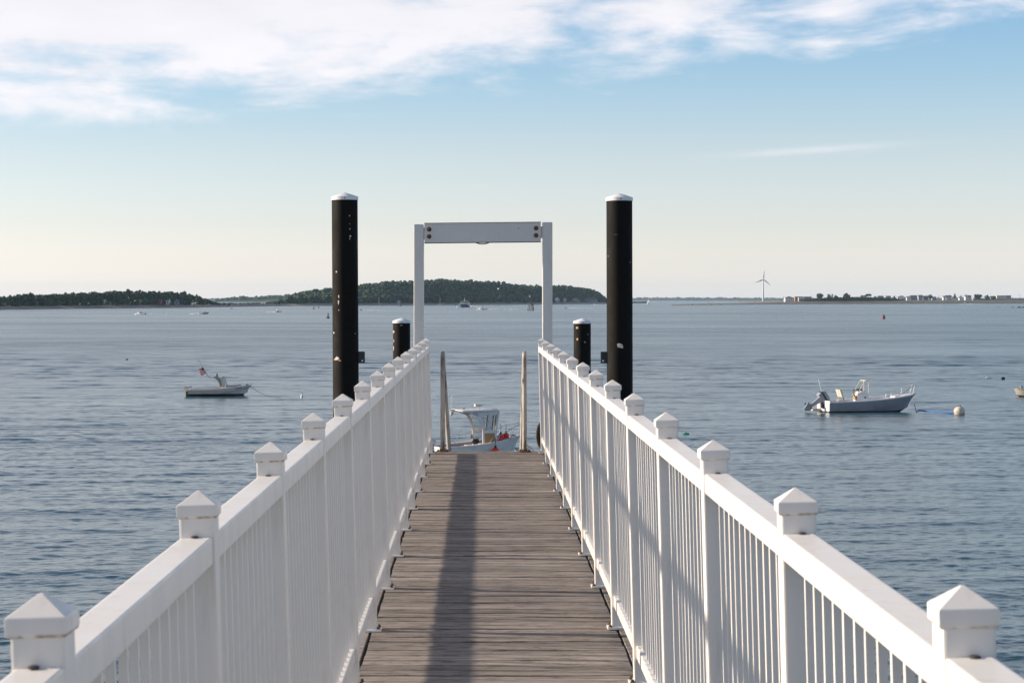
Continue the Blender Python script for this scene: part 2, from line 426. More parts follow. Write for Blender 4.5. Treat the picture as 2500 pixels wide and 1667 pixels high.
def pier_bents():
    for y, w in ((2.0, 'nearest the shore'), (9.5, 'under the near half of the deck'), (17.0, 'under the far half of the deck'), (24.3, 'under the seaward end of the deck')):
        t = thing('pile_bent', 'dark timber trestle ' + w, 'trestle', (0.08, y, 0), group='timber trestles under the gangway')
        m = MB(); m.box(0, 0, -0.50, 2.0, 0.28, 0.29); m.build('cross_beam', M['beam'], t)
        for x in (-0.72, 0.72):
            m = MB(); m.tube([(x, 0, WATER - 2.5), (x, 0, -0.65)], [0.17, 0.15], 14); m.build('pile', M['beam'], t, smooth=True)
pier_bents()

POST_W = 0.078; RAIL_TOP = 1.233; RAIL_H = 0.060
def railing(x, y0, lean, label, side):
    t = thing('railing', label, 'railing', (x, 0, 0), rot=(SLOPE, R(lean), 0), group='white railings along the gangway')
    N0, N1 = -1, 13
    mp = MB(); mp.box(0, 0, 0.651, POST_W, POST_W, 1.278); post = mp.mesh('post', 0.005)
    c = MB(); a = 0.0445
    def sq(h, z): return [(-h, -h, z), (h, -h, z), (h, h, z), (-h, h, z)]
    c.loft([sq(0.041, 0.0), sq(a - 0.0015, 0.002), sq(a, 0.006), sq(a, 0.027), sq(a - 0.0012, 0.0295), sq(a - 0.004, 0.0315), sq(0.003, 0.058)])
    cap = c.mesh('cap', 0.0022)
    bp = MB(); bp.box(0, 0, 0.0065, 0.125, 0.118, 0.013); plate = bp.mesh('base_plate', 0.003)
    wd = MB(); wd.loft([sq(0.046, 0.013), sq(0.0395, 0.0215)]); weld = wd.mesh('weld')
    bo = MB(); bo.lathe([(0.012, 0.013), (0.012, 0.017), (0.0075, 0.0172), (0.0075, 0.026), (0.005, 0.028)], n=6); bolt = bo.mesh('bolt')
    tr = MB(); ln = PITCH - POST_W
    tr.box(0, 0, RAIL_TOP - RAIL_H / 2, 0.072, ln, RAIL_H); trm = tr.mesh('top_rail', 0.005)
    br = MB(); br.box(0, 0, 0.150, 0.050, ln, 0.062); brm = br.mesh('bottom_rail', 0.004)
    ba = MB(); ba.box(0, 0, 0.677, 0.0165, 0.0165, 0.998); bam = ba.mesh('baluster')
    sl = MB(); sl.lathe([(0.0085, 0), (0.0085, 0.003), (0.004, 0.0045)], n=10); slm = sl.mesh('rail_screw')
    sd_ = -1 if x < 0 else 1
    for i in range(N0, N1 + 1):
        y = y0 + PITCH * i
        jz = random.uniform(-.0015, .0015)
        p = place('post', post, M['white'], t, (0, y, jz), (random.uniform(-.002, .002), random.uniform(-.002, .002), 0))
        place('cap', cap, M['cap'], p, (random.uniform(-.001, .001), random.uniform(-.001, .001), 1.274), (0, 0, random.uniform(-.035, .035)))
        b = place('base_plate', plate, M['white'], p, (0, 0, 0.0))
        place('weld', weld, M['white'], p)
        for bx, by in ((-.048, -.044), (.048, -.044), (-.048, .044), (.048, .044)): place('bolt', bolt, M['bolt'], p, (bx, by, 0), (0, 0, random.random()))
        if i > N0:
            place('rail_screw', slm, M['slot'], p, (0.004 * sd_, -POST_W / 2 - 0.012, RAIL_TOP), (0, 0, 0))
        if i < N1:
            ym = y + PITCH / 2
            place('top_rail', trm, M['white'], t, (0, ym, random.uniform(-.001, .001)))
            place('bottom_rail', brm, M['white'], t, (0, ym, random.uniform(-.001, .001)))
            for k in range(12):
                place('baluster', bam, M['white'], t, (random.uniform(-.0008, .0008), y + POST_W / 2 + ln * (k + 1) / 13, 0), (0, 0, random.uniform(-.03, .03)))
    return t
railing(-0.588, 3.06, -1.7, 'white metal railing on the left, its inner side in shade', 'left')
railing(0.745, 3.14, -1.5, 'white metal railing on the right, its inner side lit by the sun', 'right')

# ------------------------------------------------------------------ gate frame at the seaward end
def gate():
    y = 24.98
    t = thing('gate_frame', 'tall white metal portal frame with bolted crossbeam at the end of the gangway', 'frame', (0, y, -0.03))
    sL, sR = X(962 * 1.063, y), X(1257 * 1.063, y)
    for sx, top in ((sL, 2.66), (sR, 2.685)):
        m = MB(); m.box(0, 0, top / 2, 0.118, 0.11, top); p = m.build('post', M['gate'], t, bevel=0.012, loc=(sx, 0, 0))
        m = MB(); m.box(0, 0, 0.008, 0.17, 0.19, 0.014); m.build('base_plate', M['gate'], p, bevel=0.003)
    xl, xr = sL + 0.067, sR - 0.078
    # channel beam: web towards us, flanges behind
    bz = 2.555; bh = 0.225; dz_ = 0.014
    def pt(x, yy, z): return (x, yy, z + dz_ * (x - xl) / (xr - xl))
    m = MB()
    prof = [(-0.062, -bh / 2), (0.06, -bh / 2), (0.06, -bh / 2 + 0.012), (-0.050, -bh / 2 + 0.012), (-0.050, bh / 2 - 0.012), (0.06, bh / 2 - 0.012), (0.06, bh / 2), (-0.062, bh / 2)]
    m.loft([[pt(xl, a, bz + b) for a, b in prof], [pt(xr, a, bz + b) for a, b in prof]])
    beam = m.build('crossbeam', M['gate'], t)
    # thin dark strips along the top and bottom edges of the beam
    for s_ in (-1, 1):
        m = MB(); h0 = bz + s_ * (bh / 2 + 0.0035)
        m.loft([[pt(x, a, h0 + b) for a, b in ((-0.066, -0.003), (0.062, -0.003), (0.062, 0.003), (-0.066, 0.003))] for x in (xl - .002, xr + .002)])
        m.build('edge_strip', M['slot'], beam)
    for sx in (xl - 0.022, xr + 0.022):
        m = MB(); m.box(sx, -0.02, bz + dz_ * (sx > 0) - 0.005, 0.075, 0.012, bh * 0.62); m.build('end_plate', M['gate'], t, bevel=0.002)
    for x in (xl + 0.055, xr - 0.055):
        for dz in (-0.040, 0.044):
            m = MB(); m.lathe([(0.0, 0), (0.027, 0.0), (0.027, 0.006), (0.018, 0.007), (0.018, 0.018), (0.013, 0.022), (0.0, 0.0225)], n=12, M=Matrix.Translation((x, -0.062, bz + dz + dz_ * (x - xl) / (xr - xl))) @ Matrix.Rotation(R(90), 4, 'X'))
            m.build('bolt', M['rust'], beam, smooth=True)
    m = MB(); xm = (xl + xr) / 2
    m.loft([[pt(x, a, bz - bh / 2 - 0.006 - d_ + b) for a, b in ((-0.03, -0.006), (0.03, -0.006), (0.03, 0.004), (-0.03, 0.004))] for x, d_ in ((xm - .075, 0), (xm - .03, 0.012), (xm + .03, 0.012), (xm + .075, 0))])
    m.build('lifting_eye', M['slot'], beam)
    m = MB(); m.lathe([(0.0, 0), (0.006, 0), (0.005, 0.004), (0, 0.005)], n=8, M=Matrix.Translation((xr - .26, -0.0625, bz + 0.055)) @ Matrix.Rotation(R(90), 4, 'X')); m.build('rivet', M['slot'], beam)
gate()

# ------------------------------------------------------------------ black piles with white caps
def chip(parent, r, ang, z, w, h, mat, seed):
    rr = random.Random(seed); n = 11; pts = []
    for j in range(n):
        t = 2 * math.pi * j / n; k = rr.uniform(0.55, 1.1)
        pts.append((w / 2 * k * math.cos(t), h / 2 * k * math.sin(t)))
    def on(a, b, rad): return (rad * math.cos(ang + a / r), rad * math.sin(ang + a / r), z + b)
    vs = [on(0, 0, r + 0.0035)] + [on(a, b, r + 0.0015) for a, b in pts] + [on(a * 1.02, b * 1.02, r - 0.004) for a, b in pts]
    fs = [(0, 1 + j, 1 + (j + 1) % n) for j in range(n)] + [(1 + j, 1 + n + j, 1 + n + (j + 1) % n, 1 + (j + 1) % n) for j in range(n)]
    m = MB(); m.add(vs, fs); m.build('scuff', mat, parent)
def pile(u, y, vtop, label, chips, bracket=0, lean=0.0):
    r = 0.167
    x = X(u, y); top = Z(vtop, y)
    t = thing('mooring_pile', label, 'pile', (x, y, 0), group='black piles with white caps', rot=(0, R(lean), 0))
    m = MB(); m.lathe([(r, WATER - 2.5), (r, -2), (r, 0), (r, top - 0.075)], n=40)
    sh = m.build('shaft', M['pile'], t, smooth=True)
    m = MB(); m.lathe([(r - .005, top - 0.100), (r + 0.008, top - 0.100), (r + 0.008, top - 0.058), (r + 0.004, top - 0.054), (0.012, top - 0.002), (0.0, top)], n=40)
    cp_ = m.build('cap', M['cap2'], t, smooth=True)
    m = MB(); m.lathe([(0, 0), (0.008, 0), (0.007, 0.004), (0, 0.005)], n=8, M=Matrix.Translation((0.01, -(r + 0.008), top - 0.08)) @ Matrix.Rotation(R(90), 4, 'X')); m.build('screw', M['slot'], cp_)
    for i, (du, v, w, h, mt) in enumerate(chips):
        # du: -1..1 across the pile as seen from the gangway
        ang = -math.pi / 2 + math.asin(du)
        chip(sh, r, ang, Z(v, y), w, h, M[mt], int(u) + i)
    if bracket:
        z0, z1 = Z(886, y), Z(858, y)
        m = MB(); m.box(bracket * (r + 0.035), -0.02, (z0 + z1) / 2, 0.095, 0.03, z1 - z0); b = m.build('bracket', M['bracket'], t, bevel=0.012)
        m = MB(); m.lathe([(0, 0), (0.012, 0), (0.010, 0.006), (0, 0.007)], n=10, M=Matrix.Translation((bracket * (r + 0.048), -0.035, z0 + 0.028)) @ Matrix.Rotation(R(90), 4, 'X')); m.build('bolt', M['whitebolt'], b)
M['cap2'] = white_paint('pile_cap_paint', (0.80, 0.79, 0.79))
pile(845, 27.4, 470, 'tall black pile with white conical cap left of the portal frame', [
    (0.42, 528, .020, .022, 'chip'), (0.44, 548, .012, .014, 'chip'), (0.44, 560, .014, .02, 'chip'), (0.46, 578, .026, .032, 'chip'), (0.43, 584, .014, .02, 'chip'),
    (-0.62, 664, .028, .03, 'chip'), (-0.44, 724, .016, .05, 'chip'), (-0.46, 738, .022, .075, 'chip'), (-0.44, 757, .014, .018, 'chip'), (-0.86, 812, .03, .03, 'chip'), (0.78, 814, .014, .014, 'chip'),
    (-0.72, 877, .10, .026, 'chip_rust'), (-0.62, 874, .07, .05, 'chip'), (-0.40, 879, .05, .022, 'chip_rust')], 1, -0.35)
pile(1513.5, 27.4, 472, 'tall black pile with white conical cap right of the portal frame', [
    (-0.05, 842, .085, .070, 'chip'), (0.10, 846, .05, .04, 'chip'), (-0.90, 626, .012, .016, 'chip'), (0.78, 641, .012, .014, 'chip'), (-0.3, 574, .10, .010, 'slot')], -1, -0.15)
pile(980.5, 41.3, 776, 'short black pile with white cap behind the left railing', [(-0.93, 810, .09, .08, 'chip_rust'), (-0.90, 832, .05, .06, 'chip_rust'), (-0.92, 850, .03, .10, 'chip'), (0.0, 794, .07, .015, 'chip')])
pile(1421.5, 41.3, 777, 'short black pile with white cap behind the right railing', [(-0.62, 800, .09, .06, 'chip_rust'), (-0.60, 828, .055, .07, 'chip_rust'), (0.25, 835, .03, .03, 'chip'), (0.62, 816, .02, .02, 'chip')])

# ------------------------------------------------------------------ pipe grab rails at the head of the lower ramp
def grab(x, xf, label):
    t = thing('grab_rail', label, 'handrail', (x, 24.93, -0.03), group='pipe grab rails at the end of the deck')
    top = 1.15; rb = 0.10; path = [(0, 0, 0.0), (0, 0, top - rb)]
    for k in range(1, 13):
        a = math.pi * k / 12
        path.append((0, rb - rb * math.cos(a), top - rb + rb * math.sin(a)))
    path.append((xf, 2 * rb + 0.15, -0.9))
    m = MB(); m.tube(path, 0.0265, 16); m.build('pipe', M['pipe'], t, smooth=True)
    m = MB(); m.lathe([(0.075, 0.0), (0.075, 0.011), (0.034, 0.014), (0.034, 0.030), (0.0, 0.031)], n=20); f = m.build('flange', M['rust'], t)
    for sx, sy in ((-.052, -.02), (.052, -.02)):
        m = MB(); m.lathe([(0.012, 0.011), (0.012, 0.026), (0.0, 0.028)], c=(sx, sy, 0), n=6); m.build('bolt', M['rust'], f)
grab(X(1020 + 265 / 4.354, 24.93), 0.13, 'stained metal pipe grab rail near the left railing at the deck end')
grab(X(1020 + 1135 / 4.354, 24.93), -0.05, 'stained metal pipe grab rail near the right railing at the deck end')

# worn rope fender loop hanging at the foot of the last right post
def rope_loop():
    t = thing('rope_loop', 'dark coiled rope loop hanging beside the last post of the right railing', 'rope', (0.715, 24.86, 0.0))
    for k in range(3):
        pts = []
        for j in range(25):
            a = 2 * math.pi * j / 24
            pts.append((0.042 * math.cos(a) + 0.012 * k, 0.02 * k + 0.01 * math.sin(2 * a), 0.165 + 0.135 * math.sin(a) - 0.01 * k))
        m = MB(); m.tube(pts, 0.020, 8, caps=False); m.build('coil', M['rope'], t, smooth=True)
rope_loop()
# ------------------------------------------------------------------ land across the harbour
def foliage(name, dark, light):
    t = NT(name); a = t.n('ShaderNodeAttribute'); a.attribute_name = 'tint'
    geo = t.n('ShaderNodeNewGeometry'); n = t.noise(geo.outputs['Position'], 0.9, 4, 0.6)
    c = t.mix(t.math('ADD', t.math('MULTIPLY', a.outputs['Fac'], 0.75), t.math('MULTIPLY', n, 0.35), clamp=True), dark, light)
    t.set(t.b, 'Base Color', c); t.b.inputs['Roughness'].default_value = 0.8; t.b.inputs['Specular IOR Level'].default_value = 0.15
    return t.m
M['leaf'] = foliage('harbour_wood_foliage', (0.010, 0.032, 0.028), (0.070, 0.100, 0.048))
M['shrub'] = foliage('dark_shrub_foliage', (0.008, 0.022, 0.016), (0.040, 0.060, 0.028))
M['bark'] = simple('dark_bark', (0.06, 0.045, 0.035), 0.9)
M['sand'] = simple('shingle_beach', (0.30, 0.235, 0.20), 0.95, 0, 0.25, 0.35)
def hill_mat():
    t = NT('beach_to_wood_floor'); geo = t.n('ShaderNodeNewGeometry'); q = t.n('ShaderNodeSeparateXYZ'); t.l(geo.outputs['Position'], q.inputs[0])
    n = t.noise(geo.outputs['Position'], 0.3, 5, 0.6)
    hgt = t.math('ADD', q.outputs[2], t.math('MULTIPLY', n, 1.0))
    beach = t.mix(t.ramp(n, 0.3, 0.7), (0.22, 0.17, 0.145), (0.36, 0.29, 0.245))
    t.set(t.b, 'Base Color', t.mix(t.ramp(hgt, WATER + 2.6, WATER + 3.4), beach, (0.022, 0.038, 0.024))); t.b.inputs['Roughness'].default_value = 0.95
    return t.m
M['hill'] = hill_mat()
M['marsh'] = simple('weedy_shore', (0.15, 0.125, 0.085), 0.95, 0, 0.3, 0.2)
M['meadow'] = simple('dry_grass', (0.13, 0.13, 0.06), 0.95, 0, 0.3, 0.1)
M['rock'] = simple('dark_boulder', (0.055, 0.045, 0.040), 0.9, 0, 0.3, 0.8)
M['farland'] = simple('far_wooded_land', (0.05, 0.07, 0.045), 0.95, 0, 0.3, 0.02)

def ico(sub):
    bm = bmesh.new(); bmesh.ops.create_icosphere(bm, subdivisions=sub, radius=1.0)
    v = np.array([p.co[:] for p in bm.verts]); f = np.array([[q.index for q in g.verts] for g in bm.faces]); bm.free(); return v, f
ICO = {1: ico(1), 2: ico(2)}
def lumps(name, L, mat, parent=None, sub=2, jit=0.16, flat=0.85):
    """L: rows (x, y, z, r, tint): clumps of foliage in one mesh"""
    bv, bf = ICO[sub]; L = np.asarray(L, float); n = len(L); k = len(bv)
    sc = L[:, None, 3:4] * (1 + rng.normal(0, jit, (n, k, 1)))
    P = L[:, None, :3] + bv[None] * sc * np.array([1, 1, flat])
    F = bf[None] + (np.arange(n) * k)[:, None, None]
    co = P.reshape(-1, 3); q = F.reshape(-1, 3)
    me = bpy.data.meshes.new(name); me.vertices.add(len(co)); me.vertices.foreach_set('co', co.astype(np.float32).ravel())
    me.loops.add(q.size); me.loops.foreach_set('vertex_index', q.astype(np.int32).ravel())
    me.polygons.add(len(q)); me.polygons.foreach_set('loop_start', np.arange(0, q.size, 3, dtype=np.int32))
    me.update(calc_edges=True)
    a = me.attributes.new('tint', 'FLOAT', 'POINT')
    tint = np.clip(np.repeat(L[:, 4], k) + rng.normal(0, 0.08, n * k), 0, 1)
    a.data.foreach_set('value', tint.astype(np.float32))
    return place(name, me, mat, parent)
def lerp(tab, u):
    return float(np.interp(u, [a for a, b in tab], [b for a, b in tab]))
def land(name, label, us, shore, prof, mat, kind='structure', cat='land'):
    """shore: (u, waterline row); prof(u, y0) -> list of (distance behind waterline, height above water)"""
    m = MB(); rows = []
    for u in us:
        y0 = Yw(lerp(shore, u)); r_ = []
        for d, h in prof(u, y0):
            r_.append((X(u, y0 + d), y0 + d, WATER + h))
        rows.append(r_)
    m.loft(rows, closed=False, caps=False)
    o = m.build(name, mat, smooth=True); tag(o, label, cat, kind=kind); return o
def sstep(t): t = min(1, max(0, t)); return t * t * (3 - 2 * t)

def wooded(name_land, lab_land, name_wood, lab_wood, shore, sil, treeh, depth, beach, rad, count, u0, u1, clear=None):
    ridge = 0.55 * depth
    def ground(u, y0, d):
        yr = y0 + ridge
        top = Z(lerp(sil, u), yr) - WATER
        hr = max(beach[1] + 0.15, top - treeh)
        if d < beach[0]: return -0.4 + (beach[1] + 0.4) * (max(d, 0) / beach[0]) ** 0.8
        t = (d - beach[0]) / (ridge - beach[0])
        return beach[1] + (hr - beach[1]) * (sstep(t) if d <= ridge else 1 - sstep((d - ridge) / (depth - ridge)) * 0.8)
    ds = [-6, 0, beach[0] * 0.4, beach[0]] + [beach[0] + (depth - beach[0]) * k / 9 for k in range(1, 10)]
    us = np.linspace(u0, u1, 70)
    land(name_land, lab_land, us, shore, lambda u, y0: [(d, ground(u, y0, d)) for d in ds], M['hill'])
    L = []; n = 0; tries = 0
    while n < count and tries < count * 6:
        tries += 1
        u = random.uniform(u0, u1); f = random.random(); d = beach[0] * 1.1 + (ridge * 1.04 - beach[0]) * f ** 0.8
        y0 = Yw(lerp(shore, u)); top = Z(lerp(sil, u), y0 + ridge) - WATER
        if top < beach[1] + 1.0 or lerp(sil, u) > 741: continue
        if clear and clear(u, d): continue
        g = ground(u, y0, d); hh = min(treeh, max(1.2, top - beach[1])) * random.uniform(0.75, 1.06)
        if random.random() < 0.05: hh *= 1.15
        y = y0 + d; x = X(u, y); tn = random.random() ** 1.6
        r0 = rad * random.uniform(0.55, 1.5) * min(1, 0.45 + hh / treeh * 0.6)
        L.append((x, y, WATER + g + hh - r0 * 0.9, r0 * 0.86, tn))
        for k in range(4):
            a = random.uniform(0, 6.28); q = random.uniform(0.45, 0.8) * r0
            L.append((x + q * math.cos(a), y + q * math.sin(a), WATER + g + hh - r0 * random.uniform(0.9, 2.1), r0 * random.uniform(0.4, 0.66), tn + random.uniform(-.15, .15)))
        if f < 0.35:
            L.append((x, y - 0.3 * r0, WATER + g + r0 * 0.35, r0 * 0.75, tn * 0.7)); L.append((x + r0 * 0.6, y - 0.3 * r0, WATER + g + hh * 0.3, r0 * 0.7, tn * 0.8))
        n += 1
    o = lumps(name_wood, L, M['leaf'], sub=1, jit=0.2); tag(o, lab_wood, 'wood', kind='stuff')
    return ground
SIL_L = [(-260, 712), (-120, 716), (-40, 720), (0, 724), (20, 724), (30, 725), (36, 720), (66, 717), (83, 720), (100, 720), (134, 716), (163, 718), (177, 714), (224, 712), (289, 708.5), (361, 710), (434, 711), (450, 713), (466, 718), (484, 724), (506, 730), (524, 736), (540, 741), (560, 744)]
SH_L = [(-300, 759), (0, 755.6), (150, 753.5), (360, 751.5), (540, 749.6), (700, 747.5)]
wooded('left_headland', 'low shingle shore of the wooded headland on the left', 'left_headland_wood', 'dense green wood covering the low headland on the left', SH_L, SIL_L, 9.0, 75, (22, 1.9), 1.75, 1250, -260, 556)
SIL_M = [(560, 744), (640, 741), (672, 735), (690, 729), (700, 725), (722, 714), (747, 708.7), (776, 707), (812, 700.7), (877, 694), (931, 685), (975, 684), (1043, 681.5), (1079, 678.5), (1105, 681.5), (1170, 684), (1220, 688), (1264, 692.4), (1293, 694), (1321, 696), (1368, 694), (1405, 698), (1433, 702), (1455, 707), (1466, 712), (1472, 720), (1480, 731), (1490, 738), (1560, 742)]
SH_M = [(520, 749.9), (700, 746.9), (1100, 744.5), (1480, 742.1), (1545, 741.4)]
wooded('middle_island', 'pale shingle shore of the large wooded island in the middle', 'middle_island_wood', 'dense dark green wood covering the large hill of the middle island', SH_M, SIL_M, 9.5, 330, (32, 2.2), 3.1, 2100, 540, 1500,
       clear=lambda u, d: u > 1350 and d < 75)
# low beach bar joining the headland and the island has a fringe of scrub
L = []
for k in range(150):
    u = random.uniform(528, 700); y = Yw(lerp(SH_L, u)) + random.uniform(24, 34) if u < 560 else Yw(lerp(SH_M, u)) + random.uniform(33, 44)
    L.append((X(u, y), y, WATER + 2.4, random.uniform(0.5, 1.5), random.random() * 0.6))
tag(lumps('beach_scrub', L, M['shrub'], sub=1), 'thin line of dark scrub along the low beach bar', 'scrub', kind='stuff')
M['bluff'] = simple('eroded_bluff', (0.30, 0.20, 0.15), 0.95, 0, 0.3, 0.3)
L = []
for k in range(40):
    u = random.uniform(-40, 22); y = Yw(lerp(SH_L, u)) + random.uniform(20, 26)
    L.append((X(u, y), y, WATER + 2 + random.random() * 2.2 * min(1, (26 - u) / 14), random.uniform(0.5, 1.1), 0.5))
tag(lumps('bluff', L, M['bluff'], sub=1), 'eroded brown earth bluff at the far left shore', 'bluff', kind='structure')
# blue wooded ridge far behind the gap
def far_ridge(name, label, y, pts, trees, rad, w=160, seed=1):
    rr = random.Random(seed); m = MB(); rows = []
    us = np.linspace(pts[0][0], pts[-1][0], 80)
    for u in us:
        h = max(0.6, Z(lerp(pts, u), y + w * 0.5) - WATER - rad * 0.7)
        rows.append([(X(u, y + d), y + d, WATER + q) for d, q in ((-10, -0.5), (6, 1.2), (w * 0.25, h * 0.8), (w * 0.5, h), (w, h * 0.6))])
    m.loft(rows, closed=False, caps=False); o = m.build(name, M['farland'], smooth=True); tag(o, label, 'land', kind='structure')
    L = []
    for k in range(trees):
        u = rr.uniform(pts[0][0], pts[-1][0]); d = rr.uniform(0.15, 0.5) * w
        h = max(0.6, Z(lerp(pts, u), y + w * 0.5) - WATER - rad * 0.7) * (0.5 + 0.5 * d / (w * 0.5))
        if h < 1.5: continue
        L.append((X(u, y + d), y + d, WATER + h, rad * rr.uniform(0.6, 1.3), rr.random()))
    o2 = lumps(name + '_wood', L, M['leaf'], sub=1); tag(o2, 'distant hazy wood on the ' + label.split(' ', 1)[1], 'wood', kind='stuff')
far_ridge('blue_ridge', 'hazy blue ridge behind the gap left of the island', 5200, [(505, 738), (530, 731), (560, 726), (590, 723), (615, 725), (640, 722), (670, 720), (700, 719), (740, 721), (790, 722)], 300, 5.0, 200, 3)
far_ridge('far_shore', 'low hazy blue shore on the far horizon', 10200, [(-400, 726), (0, 727), (700, 727), (1200, 726), (1500, 726.5), (1600, 725), (1800, 725.5), (2000, 726), (2200, 725.5), (2500, 726), (2900, 726)], 900, 5.5, 300, 5)

# ------------------------------------------------------------------ sand spit with the houses on the right
SH_R = [(1640, 745.6), (1700, 745.0), (1800, 743.9), (1920, 742.8), (2100, 742.2), (2500, 741.2), (2900, 741)]
HT_R = [(1640, 0.05), (1700, 0.5), (1800, 0.9), (1900, 2.2), (1960, 3.8), (2100, 4.6), (2900, 4.8)]
def spit_prof(u, y0):
    h = lerp(HT_R, u)
    return [(-8, -0.5), (0, 0.02), (14, h * 0.35), (40, h * 0.8), (60, h), (150, h * 1.08 + 0.2), (330, h * 1.1 + 0.2), (420, -0.5)]
land('sand_spit', 'low weedy sand spit running out below the houses on the right', np.linspace(1640, 2800, 60), SH_R, spit_prof, M['marsh'])
land('sand_bar', 'flat pale sandbar at the foot of the wind turbine', np.linspace(1800, 2150, 20), [(1800, 737.6), (2150, 737.2)], lambda u, y0: [(-8, -0.5), (0, 0.0), (30, 1.4 * sstep((u - 1800) / 40)), (160, 2.6 * sstep((u - 1800) / 40)), (400, 2.6)], M['sand'])
land('breakwater', 'dark stone breakwater beyond the end of the island', np.linspace(1490, 1580, 12), [(1490, 740.4), (1580, 740.0)], lambda u, y0: [(0, -0.4), (3, 2.6 + 0.25 * math.sin(u)), (9, 2.7 + 0.25 * math.sin(u * 1.7)), (12, -0.4)], M['rock'])
L = []
for k in range(2200):
    u = random.triangular(1950, 2215, 2080); y = Yw(lerp(SH_R, u)) + random.uniform(66, 100)
    hh = 4.8 * math.sin(math.pi * min(1, max(0.08, (u - 1945) / 275))) ** 0.5
    L.append((X(u, y), y, WATER + lerp(HT_R, u) + random.uniform(0.05, 1) * hh, random.uniform(0.7, 1.5), random.random() * 0.5))
tag(lumps('spit_hedge', L, M['shrub'], sub=1), 'long dark hedge of shrubs along the sand spit', 'shrubs', kind='stuff')
def spit_tree(u, vtop, wpx, label, kind='round'):
    y = Yw(lerp(SH_R, u)) + (84 if u < 2210 else 190); x = X(u, y); zb = WATER + lerp(HT_R, u) + 0.3
    top = Z(vtop, y); h = top - zb; w = wpx * y / FPX; rr = random.Random(int(u * 3))
    t = thing('shore_tree', label, 'tree', (x, y, zb), group='trees among the houses on the spit')
    m = MB(); m.tube([(0, 0, -0.4), (0.1 * w * rr.uniform(-1, 1), 0, h * 0.4), (0.12 * w * rr.uniform(-1, 1), 0, h * 0.75)], [0.3, 0.22, 0.1], 7)
    for k in range(4):
        a = rr.uniform(0, 6.28); m.tube([(0, 0, h * (0.25 + 0.1 * k)), (0.3 * w * math.cos(a), 0.3 * w * math.sin(a), h * (0.55 + 0.1 * k))], [0.12, 0.05], 5)
    m.build('trunk', M['bark'], t)
    L = []
    n = 60
    for k in range(n):
        if kind == 'umbrella': a = rr.uniform(0, 6.28); q = rr.random() ** 0.5 * w * 0.5; px, py, pz = q * math.cos(a), q * math.sin(a), h * rr.uniform(0.72, 0.92) - 0.25 * q * q / w
        elif kind == 'slim': px, py, pz = rr.gauss(0, w * 0.16), rr.gauss(0, w * 0.16), h * rr.uniform(0.3, 0.95)
        elif kind == 'cone':
            f = rr.uniform(0.12, 0.97); a = rr.uniform(0, 6.28); q = (1 - f) * w * 0.55 * rr.random() ** 0.4; px, py, pz = q * math.cos(a), q * math.sin(a), h * f
        else:
            a = rr.uniform(0, 6.28); b = rr.uniform(-1, 1); q = rr.random() ** 0.35; c = math.sqrt(1 - b * b)
            px, py, pz = q * c * math.cos(a) * w * 0.45, q * c * math.sin(a) * w * 0.45, h * 0.62 + q * b * h * 0.34
        L.append((px, py, pz, rr.uniform(0.07, 0.15) * max(w, 4.5), rr.random() * 0.7))
    lumps('crown', L, M['shrub'], t, sub=1)
for a in ((2002, 715.5, 19, 'dark spreading tree at the left end of the hedge'), (2024, 717, 11, 'dark upright tree left of the slim tree in the hedge'), (2032, 717.5, 5, 'very slim dark tree rising from the hedge', 'slim'),
          (2041, 720.5, 12, 'small round dark tree right of the slim tree in the hedge'), (2066, 715.8, 21, 'broad dark many stemmed tree in the middle of the hedge'), (2120, 716.8, 14, 'umbrella shaped tree standing clear of the hedge', 'umbrella'),
          (2184, 722, 9, 'small dark pointed tree at the right end of the hedge', 'cone'), (2271.5, 719, 12, 'round dark tree among the left cluster of houses'), (2331, 717.2, 13, 'dark pointed tree alone between the two house clusters', 'cone'),
          (2388, 718, 21, 'wide dark tree group right of the tall gabled house'), (2411, 720.2, 12, 'dark tree between two grey houses on the spit', 'cone'), (2426, 722.4, 12, 'low dark tree just left of the cream building')):
    spit_tree(*a)
for nm, c in (('w_white', (0.72, 0.70, 0.67)), ('w_grey', (0.30, 0.30, 0.34)), ('w_blue', (0.24, 0.28, 0.38)), ('w_cream', (0.62, 0.52, 0.34)), ('w_brick', (0.42, 0.20, 0.13)), ('r_dark', (0.06, 0.06, 0.07)), ('r_brown', (0.13, 0.09, 0.08)), ('glass', (0.03, 0.035, 0.045)), ('w_red', (0.34, 0.11, 0.09))):
    M[nm] = simple(nm, c, 0.7 if nm != 'glass' else 0.2, 0, 0.06, 0.5)
